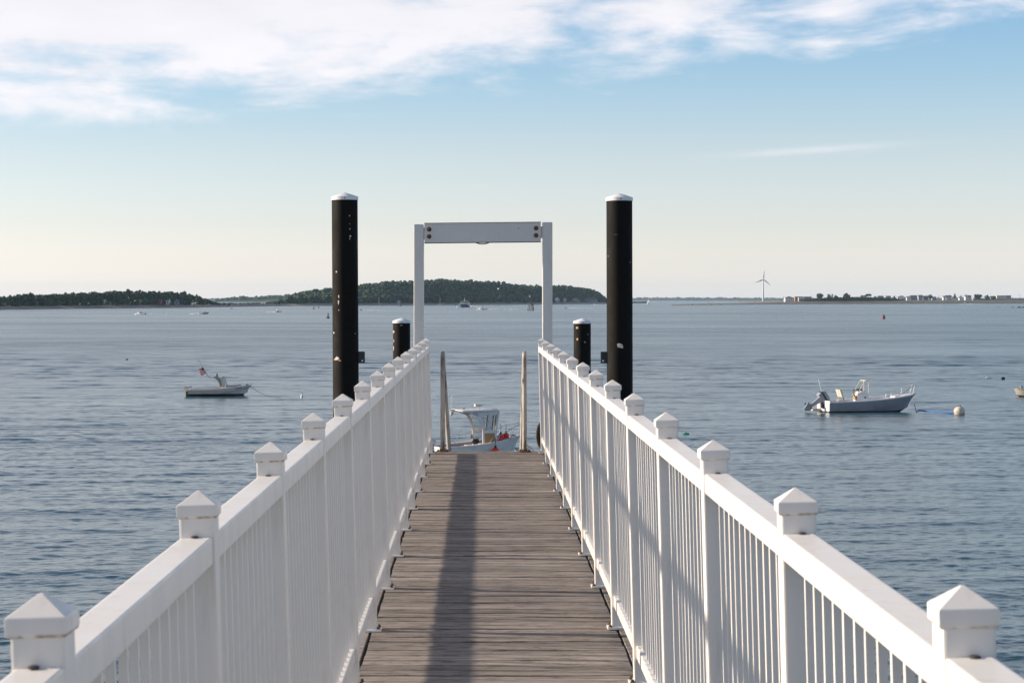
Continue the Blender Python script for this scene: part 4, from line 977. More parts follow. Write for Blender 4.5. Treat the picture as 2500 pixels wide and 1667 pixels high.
# --- small pilothouse skiff on the left
def left_boat():
    y = 144.0; x = X(538, y)
    t = thing('fishing_skiff', 'small white lapstrake skiff with a flag and tiny wheelhouse on the left', 'boat', (x, y, WATER), R(4), group='small boats moored near the gangway')
    L = 4.25
    S_ = hull(t, L, 1.55, 0.42, 0.72, M['b_lilac'], M['b_bottom'], M['b_cream'], M['b_tan'], floor=0.15, rake=0.42, bow_deck=0.86, draft=0.2, chz=0.15, wl=0.135)
    for f in (0.35, 0.68):     # lapped strakes
        for sgn in (-1, 1):
            pts = []
            for q in S_[:-1]:
                a = Vector(q['sh']); b = Vector(q['ch']); p = a.lerp(b, f); p.y = (p.y + 0.018) * sgn; pts.append(p)
            m = MB(); m.tube(pts, 0.014, 4); m.build('strake', M['b_grey'], t)
    # wheelhouse: open aft, side with curved front edge
    for sgn in (-1, 1):
        m = MB(); yy = sgn * 0.46
        m.prism([(-0.02, yy, 0.20), (0.36, yy, 0.20), (0.36, yy, 0.62), (0.06, yy, 0.62)], (0, 0.03, 0)); w_ = m.build('cabin_side', M['b_white'], t)
        m = MB(); m.loft([[(px - wd, yy, pz), (px + wd, yy, pz), (px + wd, yy + 0.03, pz), (px - wd, yy + 0.03, pz)] for px, pz, wd in ((0.03, 0.60, 0.05), (0.0, 0.85, 0.05), (-0.10, 1.05, 0.07), (-0.22, 1.20, 0.10))]); m.build('aft_post', M['b_tan'], t)
        m = MB(); m.loft([[(px - wd, yy, pz), (px + wd, yy, pz), (px + wd, yy + 0.03, pz), (px - wd, yy + 0.03, pz)] for px, pz, wd in ((0.40, 0.50, 0.05), (0.36, 0.8, 0.045), (0.30, 1.02, 0.05), (0.22, 1.20, 0.08))]); m.build('front_post', M['b_white'], t)
        m = MB(); m.prism([(0.06, yy + 0.012, 0.64), (0.36, yy + 0.012, 0.64), (0.27, yy + 0.012, 1.15), (-0.08, yy + 0.012, 1.15)], (0, 0.006, 0)); m.build('side_window', M['pane'], t)
    m = MB(); m.prism([(0.40, -0.46, 0.56), (0.40, 0.46, 0.56), (0.24, 0.46, 1.17), (0.24, -0.46, 1.17)], (0.012, 0, 0)); m.build('windscreen', M['pane'], t)
    m = MB(); m.box(0.20, 0.0, 0.42, 0.34, 0.86, 0.48); m.build('dash', M['b_tan'], t, bevel=0.02)
    m = MB(); m.loft([[(px, -0.52, pz), (px, 0.52, pz), (px, 0.52, pz + 0.05), (px, -0.52, pz + 0.05)] for px, pz in ((-0.42, 1.17), (-0.2, 1.20), (0.1, 1.21), (0.28, 1.17))]); rf = m.build('roof', M['b_cream'], t, bevel=0.012)
    m = MB(); m.tube([(-0.42, -0.50, 1.25), (0.22, -0.50, 1.25), (0.24, 0.50, 1.25), (-0.42, 0.50, 1.25), (-0.42, -0.50, 1.25)], 0.02, 6); m.build('roof_rail', M['b_black'], rf)
    m = MB(); m.lathe([(0.07, 0), (0.075, 0.03), (0.07, 0.2), (0.04, 0.24), (0.045, 0.30), (0, 0.32)], c=(-0.22, -0.2, 1.23), n=12); m.build('lantern', M['b_green'], rf, smooth=True)
    # flag on a raked staff
    base = Vector((-0.75, 0.0, 1.20)); tip = Vector((-1.58, 0.0, 2.62)); d = (tip - base)
    m = MB(); m.tube([(-0.42, 0, 1.20), base, base + d * 0.06], 0.014, 5); m.tube([base, base.lerp(tip, 0.5)], 0.022, 6); m.tube([base.lerp(tip, 0.48), tip], 0.011, 5); st = m.build('flag_staff', M['b_tan'], t)
    p0 = base.lerp(tip, 0.22); p1 = base.lerp(tip, 0.50); mf = [M['b_red'], M['b_white']]
    nrow = 7
    for k in range(nrow):
        m = MB(); a = p0.lerp(p1, k / nrow); b = p0.lerp(p1, (k + 1) / nrow); grid = []
        for j in range(6):
            q = j / 5; off = Vector((-0.34 * q, 0.05 * math.sin(q * 5 + k * .3), -0.16 * q ** 1.2))
            if k >= 4 and q < 0.5 - 0.01: pass
            grid.append([a + off, b + off])
        st_ = 2 if k >= 4 else 0
        m.loft(grid[st_:], closed=False); m.build('flag_stripe', mf[k % 2], st)
    m = MB(); grid = []
    for j in range(3):
        q = j / 5; off = Vector((-0.34 * q, 0.05 * math.sin(q * 5 + 1.2), -0.16 * q ** 1.2)); grid.append([p0.lerp(p1, 4 / 7) + off, p1 + off])
    m.loft(grid, closed=False); m.build('flag_canton', M['b_navy'], st)
    # blue canvas over the bow
    m = MB(); m.loft([[(px, -w, pz), (px, 0, pz + 0.07), (px, w, pz)] for px, pz, w in ((0.42, 0.64, 0.58), (0.8, 0.64, 0.55), (1.15, 0.66, 0.42), (1.4, 0.70, 0.24))], closed=False); m.build('bow_canvas', M['b_canvas'], t, smooth=True)
    outboard(t, -L / 2 - 0.06, 0.36, 0, M['b_cream'], M['b_cream'], 0.62)
    m = MB(); m.box(-L / 2 - 0.10, 0, 0.06, 0.14, 0.14, 0.5); m.build('motor_leg', M['b_black'], t)
    m = MB(); m.tube([(-L / 2 + 0.02, -0.1, 0.52), (-L / 2 + 0.2, -0.12, 0.66)], 0.025, 6); m.build('tiller', M['b_black'], t)
    m = MB(); m.lathe([(0.07, 0), (0.075, 0.04), (0.04, 0.07), (0, 0.075)], c=(L / 2 - 0.33, 0, 0.70), n=10); m.build('bow_light', M['b_black'], t)
    # registration marks on the bow
    for k, w in enumerate((0.07, 0.035, 0.03, 0.03, 0.05)):
        xx = 1.12 + (0, 0.13, 0.18, 0.225, 0.31)[k]
        m = MB(); q = 1 - ((xx / L + 0.5) - 0.42) ** 2.6 / 0.58 ** 2.6
        m.box(xx, -(1.55 / 2 * q * 0.99) - 0.012, 0.50 + 0.02 * k * 0.5, w, 0.012, 0.06); m.build('registration_mark', M['b_black'], t)
    return t
left_boat()
yl = 144.0
m = MB(); pts = []
pa = Vector((X(609, yl), yl, WATER + 0.70)); pb = Vector((X(661, yl - 2), yl - 2, WATER + 0.04)); pc = Vector((X(685, yl - 2.4), yl - 2.4, WATER + 0.02))
for k in range(9): q = k / 8; p = pa.lerp(pb, q); p.z -= 0.12 * math.sin(math.pi * q) ; pts.append(p)
m.tube(pts + [pc], 0.014, 5); tag(m.build('bow_line', M['rope_line'], smooth=True), 'thin dark bow line of the skiff running into the water', 'rope')

# --- white T-top boat just beyond the end of the deck
def centre_boat():
    y = 86.5; ph = R(27)
    t = thing('hardtop_boat', 'white hardtop fishing boat lying just beyond the end of the deck', 'boat', (X(1164, y), y, WATER), ph, group='small boats moored near the gangway')
    t.scale = (0.86, 0.86, 0.89)
    L = 4.75; B = 1.85
    hull(t, L, B, 0.66, 1.06, M['b_white'], M['b_black'], M['b_lilac'], M['b_tan'], rake=0.60, bow_deck=0.74, floor=0.25)
    outboard(t, -L / 2 - 0.10, 0.66, 30, M['b_cream'], M['b_white'], 0.9)
    # wheelhouse sides with curved aft posts and two windows each
    for sgn in (-1, 1):
        yy = sgn * 0.52; th = 0.035 * sgn
        def slab(name, rows, mat, par=t):
            m = MB(); m.loft([[(a, yy, z), (b, yy, z), (b, yy + th, z), (a, yy + th, z)] for a, b, z in rows]); return m.build(name, mat, par)
        slab('cabin_side', [(0.02, 0.80, 0.42), (0.03, 0.78, 0.70)], M['b_lilac'])
        slab('aft_post', [(0.03, 0.13, 0.70), (0.03, 0.13, 1.30), (-0.02, 0.09, 1.55), (-0.12, 0.02, 1.80), (-0.32, -0.12, 2.02), (-0.70, -0.30, 2.17), (-0.95, -0.35, 2.20)], M['b_lilac'])
        slab('front_post', [(0.68, 0.78, 0.70), (0.68, 0.77, 1.28), (0.72, 0.80, 1.40), (0.80, 0.90, 2.0), (0.82, 0.95, 2.20)], M['b_lilac'])
        slab('window_rail', [(0.13, 0.68, 1.22), (0.13, 0.69, 1.36)], M['b_lilac'])
        slab('window_sill', [(0.13, 0.68, 0.68), (0.13, 0.68, 0.78)], M['b_lilac'])
        slab('header', [(-0.30, 0.82, 2.05), (-0.55, 0.85, 2.18)], M['b_lilac'])
        m = MB(); m.prism([(0.10, yy + th * .4, 0.78), (0.69, yy + th * .4, 0.78), (0.69, yy + th * .4, 1.23), (0.10, yy + th * .4, 1.23)], (0, 0.008, 0)); m.build('curtained_window', M['b_curtain'] if sgn < 0 else M['pane'], t)
        m = MB(); m.prism([(0.02, yy + th * .4, 1.36), (0.70, yy + th * .4, 1.36), (0.82, yy + th * .4, 2.06), (-0.30, yy + th * .4, 2.06)], (0, 0.008, 0)); m.build('side_window', M['pane'], t)
    m = MB(); m.prism([(0.79, -0.50, 1.3), (0.79, 0.50, 1.3), (0.90, 0.50, 2.15), (0.90, -0.50, 2.15)], (0.012, 0, 0)); m.build('windscreen', M['pane'], t)
    m = MB(); m.prism([(0.765, -0.52, 0.42), (0.765, 0.52, 0.42), (0.765, 0.52, 1.3), (0.765, -0.52, 1.3)], (0.03, 0, 0)); m.build('cabin_front', M['b_lilac'], t)
    tubes(t, 'mullion', [[(0.80, 0.0, 1.3), (0.91, 0.0, 2.16)], [(0.80, -0.26, 1.3), (0.91, -0.26, 2.16)]], 0.03, M['b_tan'])
    # hardtop
    def ell(z, k): return [(px * 0.80, py, z + (0.05 if abs(py) < 0.3 else 0)) for px, py in ((-1.50 * k, -0.25), (-1.28 * k, -0.60 * k), (0.85 * k, -0.66 * k), (1.16 * k, -0.50 * k), (1.28 * k, 0.0), (1.16 * k, 0.50 * k), (0.85 * k, 0.66 * k), (-1.28 * k, 0.60 * k), (-1.50 * k, 0.25))]
    m = MB(); m.loft([ell(2.20, 0.97), ell(2.225, 1.0), ell(2.265, 1.0), ell(2.29, 0.95)]); top = m.build('hardtop', M['b_lilac'], t, smooth=True)
    m = MB(); m.tube([(0.05, -0.1, 2.30), (0.05, -0.1, 2.44)], 0.03, 8); m.box(0.02, -0.1, 2.49, 0.36, 0.16, 0.10); m.build('searchlight', M['b_cream'], top)
    m = MB(); m.lathe([(0.10, 0), (0.08, 0.04), (0, 0.05)], c=(-0.65, 0.1, 2.32), n=10); m.build('roof_vent', M['b_black'], top)
    m = MB(); m.tube([(-1.12, 0, 2.30), (-1.42, 0, 2.29)], 0.03, 6); m.tube([(-1.34, 0, 2.28), (-1.32, 0, 2.95)], 0.014, 6); m.build('stern_light_mast', M['b_white'], top)
    m = MB(); m.lathe([(0, -0.20), (0.08, -0.16), (0.10, -0.05), (0, 0.02)], c=(-1.32, 0, 2.24), n=10); m.build('deck_lamp', M['b_cream'], top, smooth=True)
    # helm, seat, wheel
    m = MB(); m.box(0.25, 0.0, 0.50, 0.55, 0.9, 0.5); m.build('helm_box', M['b_cream'], t, bevel=0.03)
    m = MB(); m.box(-0.20, 0.1, 0.62, 0.55, 0.62, 0.10); se = m.build('seat', M['b_cream'], t, bevel=0.03)
    m = MB(); m.box(-0.20, 0.1, 0.42, 0.50, 0.56, 0.34); m.build('seat_box', M['b_tan'], se)
    m = MB(); m.box(-0.46, 0.1, 0.46, 0.02, 0.4, 0.22); m.build('seat_locker', M['b_black'], se)
    for k in range(2):
        m = MB(); m.lathe([(0, 0), (0.11, 0.05), (0.13, 0.16), (0.06, 0.26), (0, 0.28)], c=(-0.12 + 0.2 * k, 0.02 + 0.12 * k, 0.68), n=10); m.build('cushion', M['b_black'], se, smooth=True)
    m = MB(); m.tube([(-0.22 + 0.08 * math.cos(a), 0.22 * math.cos(a) + 0.1, 1.06 + 0.10 * math.sin(a)) for a in np.linspace(0, 6.28, 17)], 0.02, 6); m.build('steering_wheel', M['b_black'], t)
    m = MB(); m.box(-1.55, -0.15, 0.56, 0.9, 0.7, 0.12); m.build('engine_hatch', M['b_white'], t, bevel=0.02)
    m = MB(); m.box(-0.95, 0.3, 0.46, 0.5, 0.25, 0.26); m.build('tackle_box', M['b_black'], t)
    # rails
    for sy in (-1, 1):
        tubes(t, 'bow_rail', [[(0.18, sy * 0.86, 0.76), (0.42, sy * 0.84, 1.02), (1.1, sy * 0.76, 1.22), (1.75, sy * 0.50, 1.48), (2.35, sy * 0.16, 1.62)]], 0.018, M['b_chrome'])
        tubes(t, 'rail_post', [[(0.62, sy * 0.84, 0.80), (0.80, sy * 0.81, 1.13)], [(1.45, sy * 0.68, 0.90), (1.62, sy * 0.56, 1.42)], [(2.05, sy * 0.34, 0.98), (2.15, sy * 0.28, 1.57)]], 0.016, M['b_chrome'])
    tubes(t, 'quarter_rail', [[(-1.15, 0.84, 0.70), (-0.9, 0.84, 1.06), (0.1, 0.82, 1.14)], [(-0.75, 0.84, 0.72), (-0.5, 0.84, 1.08)]], 0.016, M['b_chrome'])
    m = MB(); m.tube([(1.9 + 0.12 * math.cos(a), 0.12 * math.sin(a), 1.06) for a in np.linspace(0, 12.4, 30)], 0.025, 6); m.build('rope_coil', M['rope'], t)
    return t
centre_boat()
def ball_float(name, label, loc, r, cat='buoy', grp=None, stick=0.0, neck=True):
    t = thing(name, label, cat, loc, group=grp)
    m = MB(); m.lathe([(r * math.sin(a), r * (1.05 - math.cos(a))) for a in np.linspace(0.02, 2.9, 12)], n=18); m.build('float', M['b_float'], t, smooth=True)
    m = MB(); m.lathe([(r * 0.42, r * 1.95), (r * 0.32, r * 2.2), (r * 0.26, r * 2.55), (0, r * 2.6)], n=12); m.build('neck', M['b_black'], t, smooth=True)
    if stick:
        m = MB(); m.tube([(0, 0, r * 2.5), (0, 0, r * 2.5 + stick)], 0.02, 6); m.build('stick', M['b_white'], t)
    return t
# floats stowed in the boat and the fender on its side
yb = 86.5
ph = R(27); c_, s_ = math.cos(ph), math.sin(ph)
def onboat(px, py, pz):
    px, py, pz = px * .86, py * .86, pz * .89
    return (X(1164, yb) + c_ * px - s_ * py, yb + s_ * px + c_ * py, WATER + pz)
ball_float('lobster_float', 'red ball float with black neck stowed in the bow, nearest the wheelhouse', onboat(1.12, -0.30, 0.84), 0.145, grp='red floats in the hardtop boat', stick=0.34)
ball_float('lobster_float', 'red ball float with black neck stowed in the bow, nearest the stem', onboat(1.46, -0.20, 0.90), 0.13, grp='red floats in the hardtop boat', stick=0.32)
ball_float('lobster_float', 'red ball float lying in front of the two necked floats in the bow', onboat(0.98, -0.50, 0.80), 0.11, grp='red floats in the hardtop boat')
f = ball_float('fender', 'bright red round fender hung on the near side of the hardtop boat', onboat(0.42, -1.10, 0.22), 0.165, cat='fender')
m = MB(); m.tube([(0, 0, 0.42), (0.0, 0.08, 0.72)], 0.015, 5); m.build('lanyard', M['b_black'], f)
a = Vector(onboat(2.3, 0.0, 1.0)); b = Vector((X(1405, 41.3), 41.25, -1.45)); pts = [a.lerp(b, k / 8) - Vector((0, 0, 0.25 * math.sin(math.pi * k / 8))) for k in range(9)]
m = MB(); m.tube(pts, 0.02, 5); tag(m.build('bow_line', M['rope_line'], smooth=True), 'dark bow line from the hardtop boat to the short right pile', 'rope')
a = Vector(onboat(2.05, 0, 0.45)); b = Vector(onboat(2.9, -0.2, -0.05)); m = MB(); m.tube([a, a.lerp(b, .5) - Vector((0, 0, .05)), b], 0.02, 5); tag(m.build('mooring_bridle', M['rope_line'], smooth=True), 'short dark bridle from the stem of the hardtop boat into the water', 'rope')

# --- floats and bits on the water
def small_float(name, label, u, v, wpx, hpx, mat, cat='buoy', lie=False):
    y = Yw(v); w = wpx * y / FPX; h = hpx * y / FPX
    t = thing(name, label, cat, (X(u, y), y, WATER))
    m = MB()
    if lie: m.lathe([(0, -w / 2), (h * 0.38, -w / 2 + 0.02), (h * 0.5, -w * 0.3), (h * 0.5, w * 0.3), (h * 0.38, w / 2 - 0.02), (0, w / 2)], n=14, M=Matrix.Translation((0, 0, h * 0.3)) @ Matrix.Rotation(R(90), 4, 'Y'))
    else: m.lathe([(w * 0.35, -0.15), (w * 0.5, 0.0), (w * 0.5, h * 0.6), (w * 0.3, h * 0.72), (w * 0.22, h * 0.95), (0, h)], n=14)
    m.build('body', M[mat], t, smooth=True)
    m = MB(); m.lathe([(h * 0.2, 0), (h * 0.2, 0.04), (0, 0.05)], c=(0, 0, h if not lie else h * 0.75), n=8); m.build('ring', M['b_black'], t)
small_float('pick_up_float', 'small white pick up float right of the skiff', 737, 970.5, 6.5, 10, 'b_white')
small_float('bottle_float', 'green bottle shaped float just beyond the right railing', 1675, 1062.5, 17, 8, 'b_green', lie=True)
small_float('bottle_float', 'tiny green float far off left of the skiff', 310, 878.5, 7, 3.5, 'b_green', lie=True)
small_float('raft_float', 'flat white float on the water near the right edge', 2413, 924, 15, 5, 'b_white', lie=True)
small_float('raft_float', 'dark lump of a float right of the flat white one', 2449, 925.5, 10, 6, 'b_black', lie=True)
t = thing('dinghy', 'wooden dinghy cut by the right edge of the view', 'boat', (X(2520, 143), 143, WATER), R(185))
hull(t, 2.6, 1.2, 0.42, 0.56, M['b_cream'], M['b_bottom'], M['b_tan'], M['b_tan'], floor=0.12, rake=0.25, bow_deck=0.9, draft=0.15, chz=0.08, wl=0.05, n=14)
m = MB(); m.box(-0.1, 0, 0.34, 0.25, 1.0, 0.03); m.build('thwart', M['b_tan'], t)
m = MB(); m.lathe([(0.1, 0), (0.1, 0.2), (0, 0.24)], c=(0.75, 0, 0.5), n=8); m.build('bucket', M['b_canvas'], t)

# ------------------------------------------------------------------ far traffic
def wake(u, v, lpx, label, side=1, w=0.6):
    y = Yw(v); px = y / FPX; L = []
    rr = random.Random(int(u)); n = 70
    for k in range(n):
        q = rr.random() ** 1.8
        L.append((X(u, y) + side * q * lpx * px + rr.uniform(-.2, .2), y + rr.uniform(-.8, .8) * (1 + 2 * q), WATER + rr.uniform(0.02, 0.10), 1.7 * w * (1 - 0.75 * q) * rr.uniform(0.4, 1.0), 0.5))
    o = lumps('wake', L, M['foam'], sub=1, flat=0.45); tag(o, label, 'wake', kind='stuff')
def motorboat(u, v, lpx, label, heading, style='open', hullmat='b_white', wk=0, wlab=None, bot='b_black'):
    y = Yw(v); L = 1.2 * lpx * y / FPX / max(0.4, abs(math.cos(R(heading))))
    t = thing('motorboat', label, 'boat', (X(u, y), y, WATER + 0.05), group='small craft far out in the harbour', rot=(0, R(-4) , R(heading)))
    s = L / 5
    hull(t, L, L * 0.36, 0.55 * s, 0.95 * s, M[hullmat], M[bot], M['b_white'], M['b_lilac'], floor=0.2 * s, rake=0.6 * s, bow_deck=0.6, draft=0.2 * s, chz=0.1 * s, wl=0.08 * s, n=12)
    if style == 'cabin':
        m = MB(); m.prism([(-0.3 * s, -0.6 * s, 0.5 * s), (1.2 * s, -0.6 * s, 0.8 * s), (0.7 * s, -0.55 * s, 1.5 * s), (-0.3 * s, -0.55 * s, 1.55 * s)], (0, 1.2 * s, 0)); c = m.build('cabin', M['b_white'], t)
        m = MB(); m.prism([(-0.1 * s, -0.62 * s, 1.05 * s), (0.9 * s, -0.62 * s, 1.05 * s), (0.65 * s, -0.62 * s, 1.4 * s), (-0.1 * s, -0.62 * s, 1.4 * s)], (0, 1.24 * s, 0)); m.build('window', M['glass'], c)
        m = MB(); m.box(0.1 * s, 0, 1.6 * s, 1.5 * s, 1.3 * s, 0.08 * s); m.build('roof', M['b_white'], c)
    elif style == 'top':
        m = MB(); m.box(-0.2 * s, 0, 0.8 * s, 0.7 * s, 0.6 * s, 1.0 * s); m.build('console', M['b_white'], t)
        m = MB(); m.box(-0.2 * s, 0, 1.9 * s, 1.9 * s, 1.4 * s, 0.09 * s); m.build('canopy', M['b_black'], t)
        tubes(t, 'canopy_post', [[(a * s, b * s, 0.7 * s), (a * s, b * s, 1.87 * s)] for a in (-0.9, 0.4) for b in (-0.55, 0.55)], 0.04 * s, M['b_chrome'])
    else:
        m = MB(); m.prism([(0.1 * s, -0.6 * s, 0.7 * s), (0.6 * s, -0.6 * s, 0.8 * s), (0.25 * s, -0.55 * s, 1.35 * s), (0.1 * s, -0.55 * s, 1.35 * s)], (0, 1.2 * s, 0)); m.build('windscreen', M['glass'], t)
        m = MB(); m.box(-0.7 * s, 0, 0.75 * s, 0.7 * s, 1.0 * s, 0.6 * s); m.build('seat', M['b_tan'], t)
    m = MB(); m.box(-L / 2 - 0.1 * s, 0, 0.7 * s, 0.5 * s, 0.45 * s, 0.8 * s); m.build('outboard', M['b_black'], t, bevel=0.08 * s)
    if wk: wake(u + (-1 if wk > 0 else 1) * lpx * 0.3, v + 0.3, wk, wlab)
    return t
motorboat(344, 768, 18, 'white motorboat with passengers speeding left off the headland', 160, 'open', wk=0, bot='b_black'); wake(350, 767.8, 60, 'white foam wake trailing right of the passenger motorboat', 1, 0.55); wake(334, 768.2, 8, 'bow spray of the passenger motorboat', 1, 0.5)
motorboat(500, 766.5, 18, 'dark hulled runabout heading right off the headland', 12, 'open', 'b_grey'); wake(490, 766.8, -30, 'white foam wake behind the dark hulled runabout', 1, 0.5)
motorboat(565, 754, 6, 'tiny distant skiff left of the island', 20, 'open', 'b_tan')
motorboat(678, 762, 12, 'white cruiser seen bow on left of the tall left pile', 215, 'cabin'); wake(674, 762.3, -24, 'white foam wake beside the bow on cruiser', 1, 0.55)
motorboat(883.5, 757, 8, 'small dark framed workboat just right of the tall left pile', 185, 'top', 'b_black'); wake(888, 757, 55, 'white foam wake trailing right of the small workboat', 1, 0.4)
motorboat(1177, 756, 17, 'white motorboat with dark canopy heading left inside the portal', 172, 'top'); wake(1186, 755.6, 95, 'long white wake behind the motorboat inside the portal', 1, 0.5); wake(1166, 756.2, 12, 'bow spray of the motorboat inside the portal', 1, 0.5)
motorboat(1379, 753, 9, 'small white boat with dark bow right of the portal frame', 175, 'top'); wake(1384, 752.8, 75, 'long thin wake of the small boat right of the portal', 1, 0.45)
motorboat(1451.5, 743.8, 6, 'tiny white boat near the island tip', 185, 'cabin'); wake(1453, 743.8, 12, 'short wake of the tiny boat near the island tip', 1, 0.6)
motorboat(2357, 742.6, 8, 'small white speedboat close under the sand spit', 185, 'cabin'); wake(2360, 742.8, 60, 'long wake of the speedboat under the sand spit', 1, 0.7); wake(2352, 742.9, 8, 'bow spray of the speedboat under the sand spit', -1, 0.7)
for u, v, l_, lab, st, hm in ((1207, 745.8, 3, 'tiny dark skiff, leftmost of four off the island beach', 'open', 'b_black'), (1217, 746.3, 8, 'tan launch, second of four off the island beach', 'cabin', 'b_tan'), (1239.5, 745.8, 6, 'pale launch, third of four off the island beach', 'cabin', 'b_white'), (1248, 746, 3.5, 'tiny dark skiff, rightmost of four off the island beach', 'open', 'b_black'),
                             (110, 752.3, 5, 'dark dinghy by the left headland shore, leftmost', 'open', 'b_black'), (165, 753.0, 3, 'dark dinghy by the left headland shore, second from left', 'open', 'b_black'), (207, 752.8, 5, 'dark dinghy by the left headland shore, third from left', 'open', 'b_grey'), (225.5, 752.6, 3, 'dark dinghy by the left headland shore, rightmost', 'open', 'b_black')):
    motorboat(u, v, l_, lab, 8, st, hm)
def ferry():
    y = Yw(750.2); px = y / FPX; W_ = 24 * px
    t = thing('ferry', 'white passenger ferry with navy hull coming towards us inside the portal', 'ferry', (X(1132, y), y, WATER), R(-5))
    Lf = 17.0; w = W_ / 2 * 0.98
    m = MB()
    rings = []
    for f, k, zt in ((0, 0.55, 2.3), (0.12, 0.86, 2.0), (0.3, 1, 1.85), (1, 1, 1.75)):
        yy = Lf * f; rings.append([(-w * k, yy, zt), (-w * k * 0.88, yy, -0.3), (w * k * 0.88, yy, -0.3), (w * k, yy, zt)])
    m.loft(rings); m.build('hull', M['b_navy'], t)
    m = MB(); m.box(0, Lf / 2 + 1.5, 1.95, W_ * 0.98, Lf - 3, 0.5); m.build('rub_rail', M['b_white'], t)
    m = MB(); m.box(0, Lf / 2 + 2, 2.6, W_ * 0.94, Lf - 5, 1.3); d1 = m.build('lower_deck', M['w_white'], t, bevel=0.1)
    for k in range(5):
        m = MB(); m.box(-W_ * 0.36 + k * W_ * 0.18, 4.48, 2.75, W_ * 0.13, 0.12, 0.75); m.build('window', M['glass'], d1)
    m = MB(); m.box(0, Lf / 2 + 3, 3.7, W_ * 0.86, Lf - 8, 1.0); d2 = m.build('upper_deck', M['w_white'], t, bevel=0.1)
    m = MB(); m.box(0, 7.5, 4.55, W_ * 0.66, 6, 0.75); wh = m.build('wheelhouse', M['glass'], t)
    m = MB(); m.box(0, 7.8, 5.05, W_ * 0.74, 7.5, 0.3); m.build('roof', M['w_white'], wh)
    m = MB(); m.box(0, 8, 5.5, 1.2, 2, 0.8); m.tube([(0, 8, 5.6), (0, 8, 7.4)], 0.14, 6); m.build('mast', M['w_white'], wh)
ferry(); wake(1142, 749.8, 40, 'broad white wake right of the ferry', 1, 1.1); wake(1119, 750.4, -8, 'white bow wave at the left of the ferry', 1, 0.9); wake(1150, 749, 20, 'patch of churned foam behind the ferry', 1, 1.1)

def sailboat(u, v, hpx, label, sails):
    y = Yw(v); px = y / FPX; H_ = hpx * px
    t = thing('sailboat', label, 'sailboat', (X(u, y), y, WATER), R(160), group='small craft far out in the harbour')
    hull(t, H_ * 0.75, H_ * 0.22, 0.5, 0.7, M['b_white'] if sails else M['b_orange'], M['b_black'], M['b_white'], M['b_tan'], n=10, draft=0.2, rake=0.4)
    m = MB(); m.tube([(0.05 * H_, 0, 0.3), (0.05 * H_, 0, H_)], 0.10, 6); m.build('mast', M['b_white'], t)
    m = MB(); m.tube([(0.05 * H_, 0, 0.14 * H_), (-0.33 * H_, 0, 0.13 * H_)], 0.09, 6); m.build('boom', M['b_tan'], t)
    if sails:
        m = MB(); m.add([(0.04 * H_, 0, 0.15 * H_), (-0.32 * H_, 0.1, 0.14 * H_), (-0.16 * H_, 0.5, 0.5 * H_), (0.04 * H_, 0, 0.97 * H_), (0.04 * H_, 0.1, 0.5 * H_)], [(0, 1, 2, 4), (4, 2, 3)]); m.build('mainsail', M['b_white'], t)
        m = MB(); m.add([(0.08 * H_, 0, 0.85 * H_), (0.36 * H_, 0, 0.08 * H_), (0.08 * H_, 0.4, 0.12 * H_)], [(0, 1, 2)]); m.build('jib', M['b_white'], t)
sailboat(1583, 742, 12, 'small sailboat with white sails right of the tall right pile', True)
sailboat(926, 745.6, 18, 'anchored sailboat with bare mast and orange hull off the island', False)
sailboat(1075, 744.9, 18, 'anchored sailboat with bare mast inside the portal', False)

def can_buoy(u, v, hpx, label, mat='b_black'):
    y = Yw(v); s = hpx * y / FPX
    t = thing('channel_buoy', label, 'buoy', (X(u, y), y, WATER), group='channel buoys')
    m = MB(); m.lathe([(0.20 * s, -0.2 * s), (0.30 * s, 0.0), (0.31 * s, 0.18 * s), (0.20 * s, 0.26 * s), (0.10 * s, 0.30 * s)], n=16); m.build('float', M[mat], t, smooth=True)
    m = MB()
    for k in range(4): a = k * 1.571 + 0.6; m.tube([(0.16 * s * math.cos(a), 0.16 * s * math.sin(a), 0.25 * s), (0.05 * s * math.cos(a), 0.05 * s * math.sin(a), 0.8 * s)], 0.025 * s, 5)
    m.build('cage', M[mat], t)
    m = MB(); m.lathe([(0.05 * s, 0.5 * s), (0.13 * s, 0.55 * s), (0.13 * s, 0.80 * s), (0.05 * s, 0.86 * s), (0.04 * s, 1.0 * s), (0, 1.02 * s)], n=10); m.build('lantern', M[mat], t, smooth=True)
can_buoy(801, 776.5, 13.5, 'dark lighted channel buoy just left of the tall left pile'); can_buoy(766, 754, 7, 'small dark channel buoy, left of a distant pair'); can_buoy(777.5, 752, 6.5, 'small reddish dark channel buoy, right of a distant pair', 'w_red')
can_buoy(1112, 750, 6.5, 'small black channel buoy just left of the ferry'); can_buoy(1730, 740.4, 4.5, 'tiny red channel buoy off the right spit', 'b_red'); can_buoy(1842, 737.6, 4.5, 'tiny red channel buoy before the wind turbine', 'b_red'); can_buoy(1612, 739.2, 4.5, 'tiny dark channel buoy right of the white sails', 'w_brick')
def nun():
    y = Yw(778.5); s = 11.3 * y / FPX
    t = thing('nun_buoy', 'dark red conical buoy alone on the right half of the water', 'buoy', (X(2157, y), y, WATER), rot=(0, R(2), 0))
    m = MB(); m.lathe([(0.34 * s, -0.3 * s), (0.36 * s, 0.0), (0.37 * s, 0.28 * s), (0.30 * s, 0.55 * s), (0.10 * s, 0.92 * s), (0.05 * s, 0.97 * s)], n=20); m.build('cone', M['nun'], t, smooth=True)
    m = MB(); m.lathe([(0.04 * s, 0.95 * s), (0.04 * s, 1.03 * s), (0, 1.05 * s)], n=8); m.build('lifting_ring', M['b_black'], t)
M['nun'] = simple('nun_red', (0.22, 0.02, 0.02), 0.6); nun()
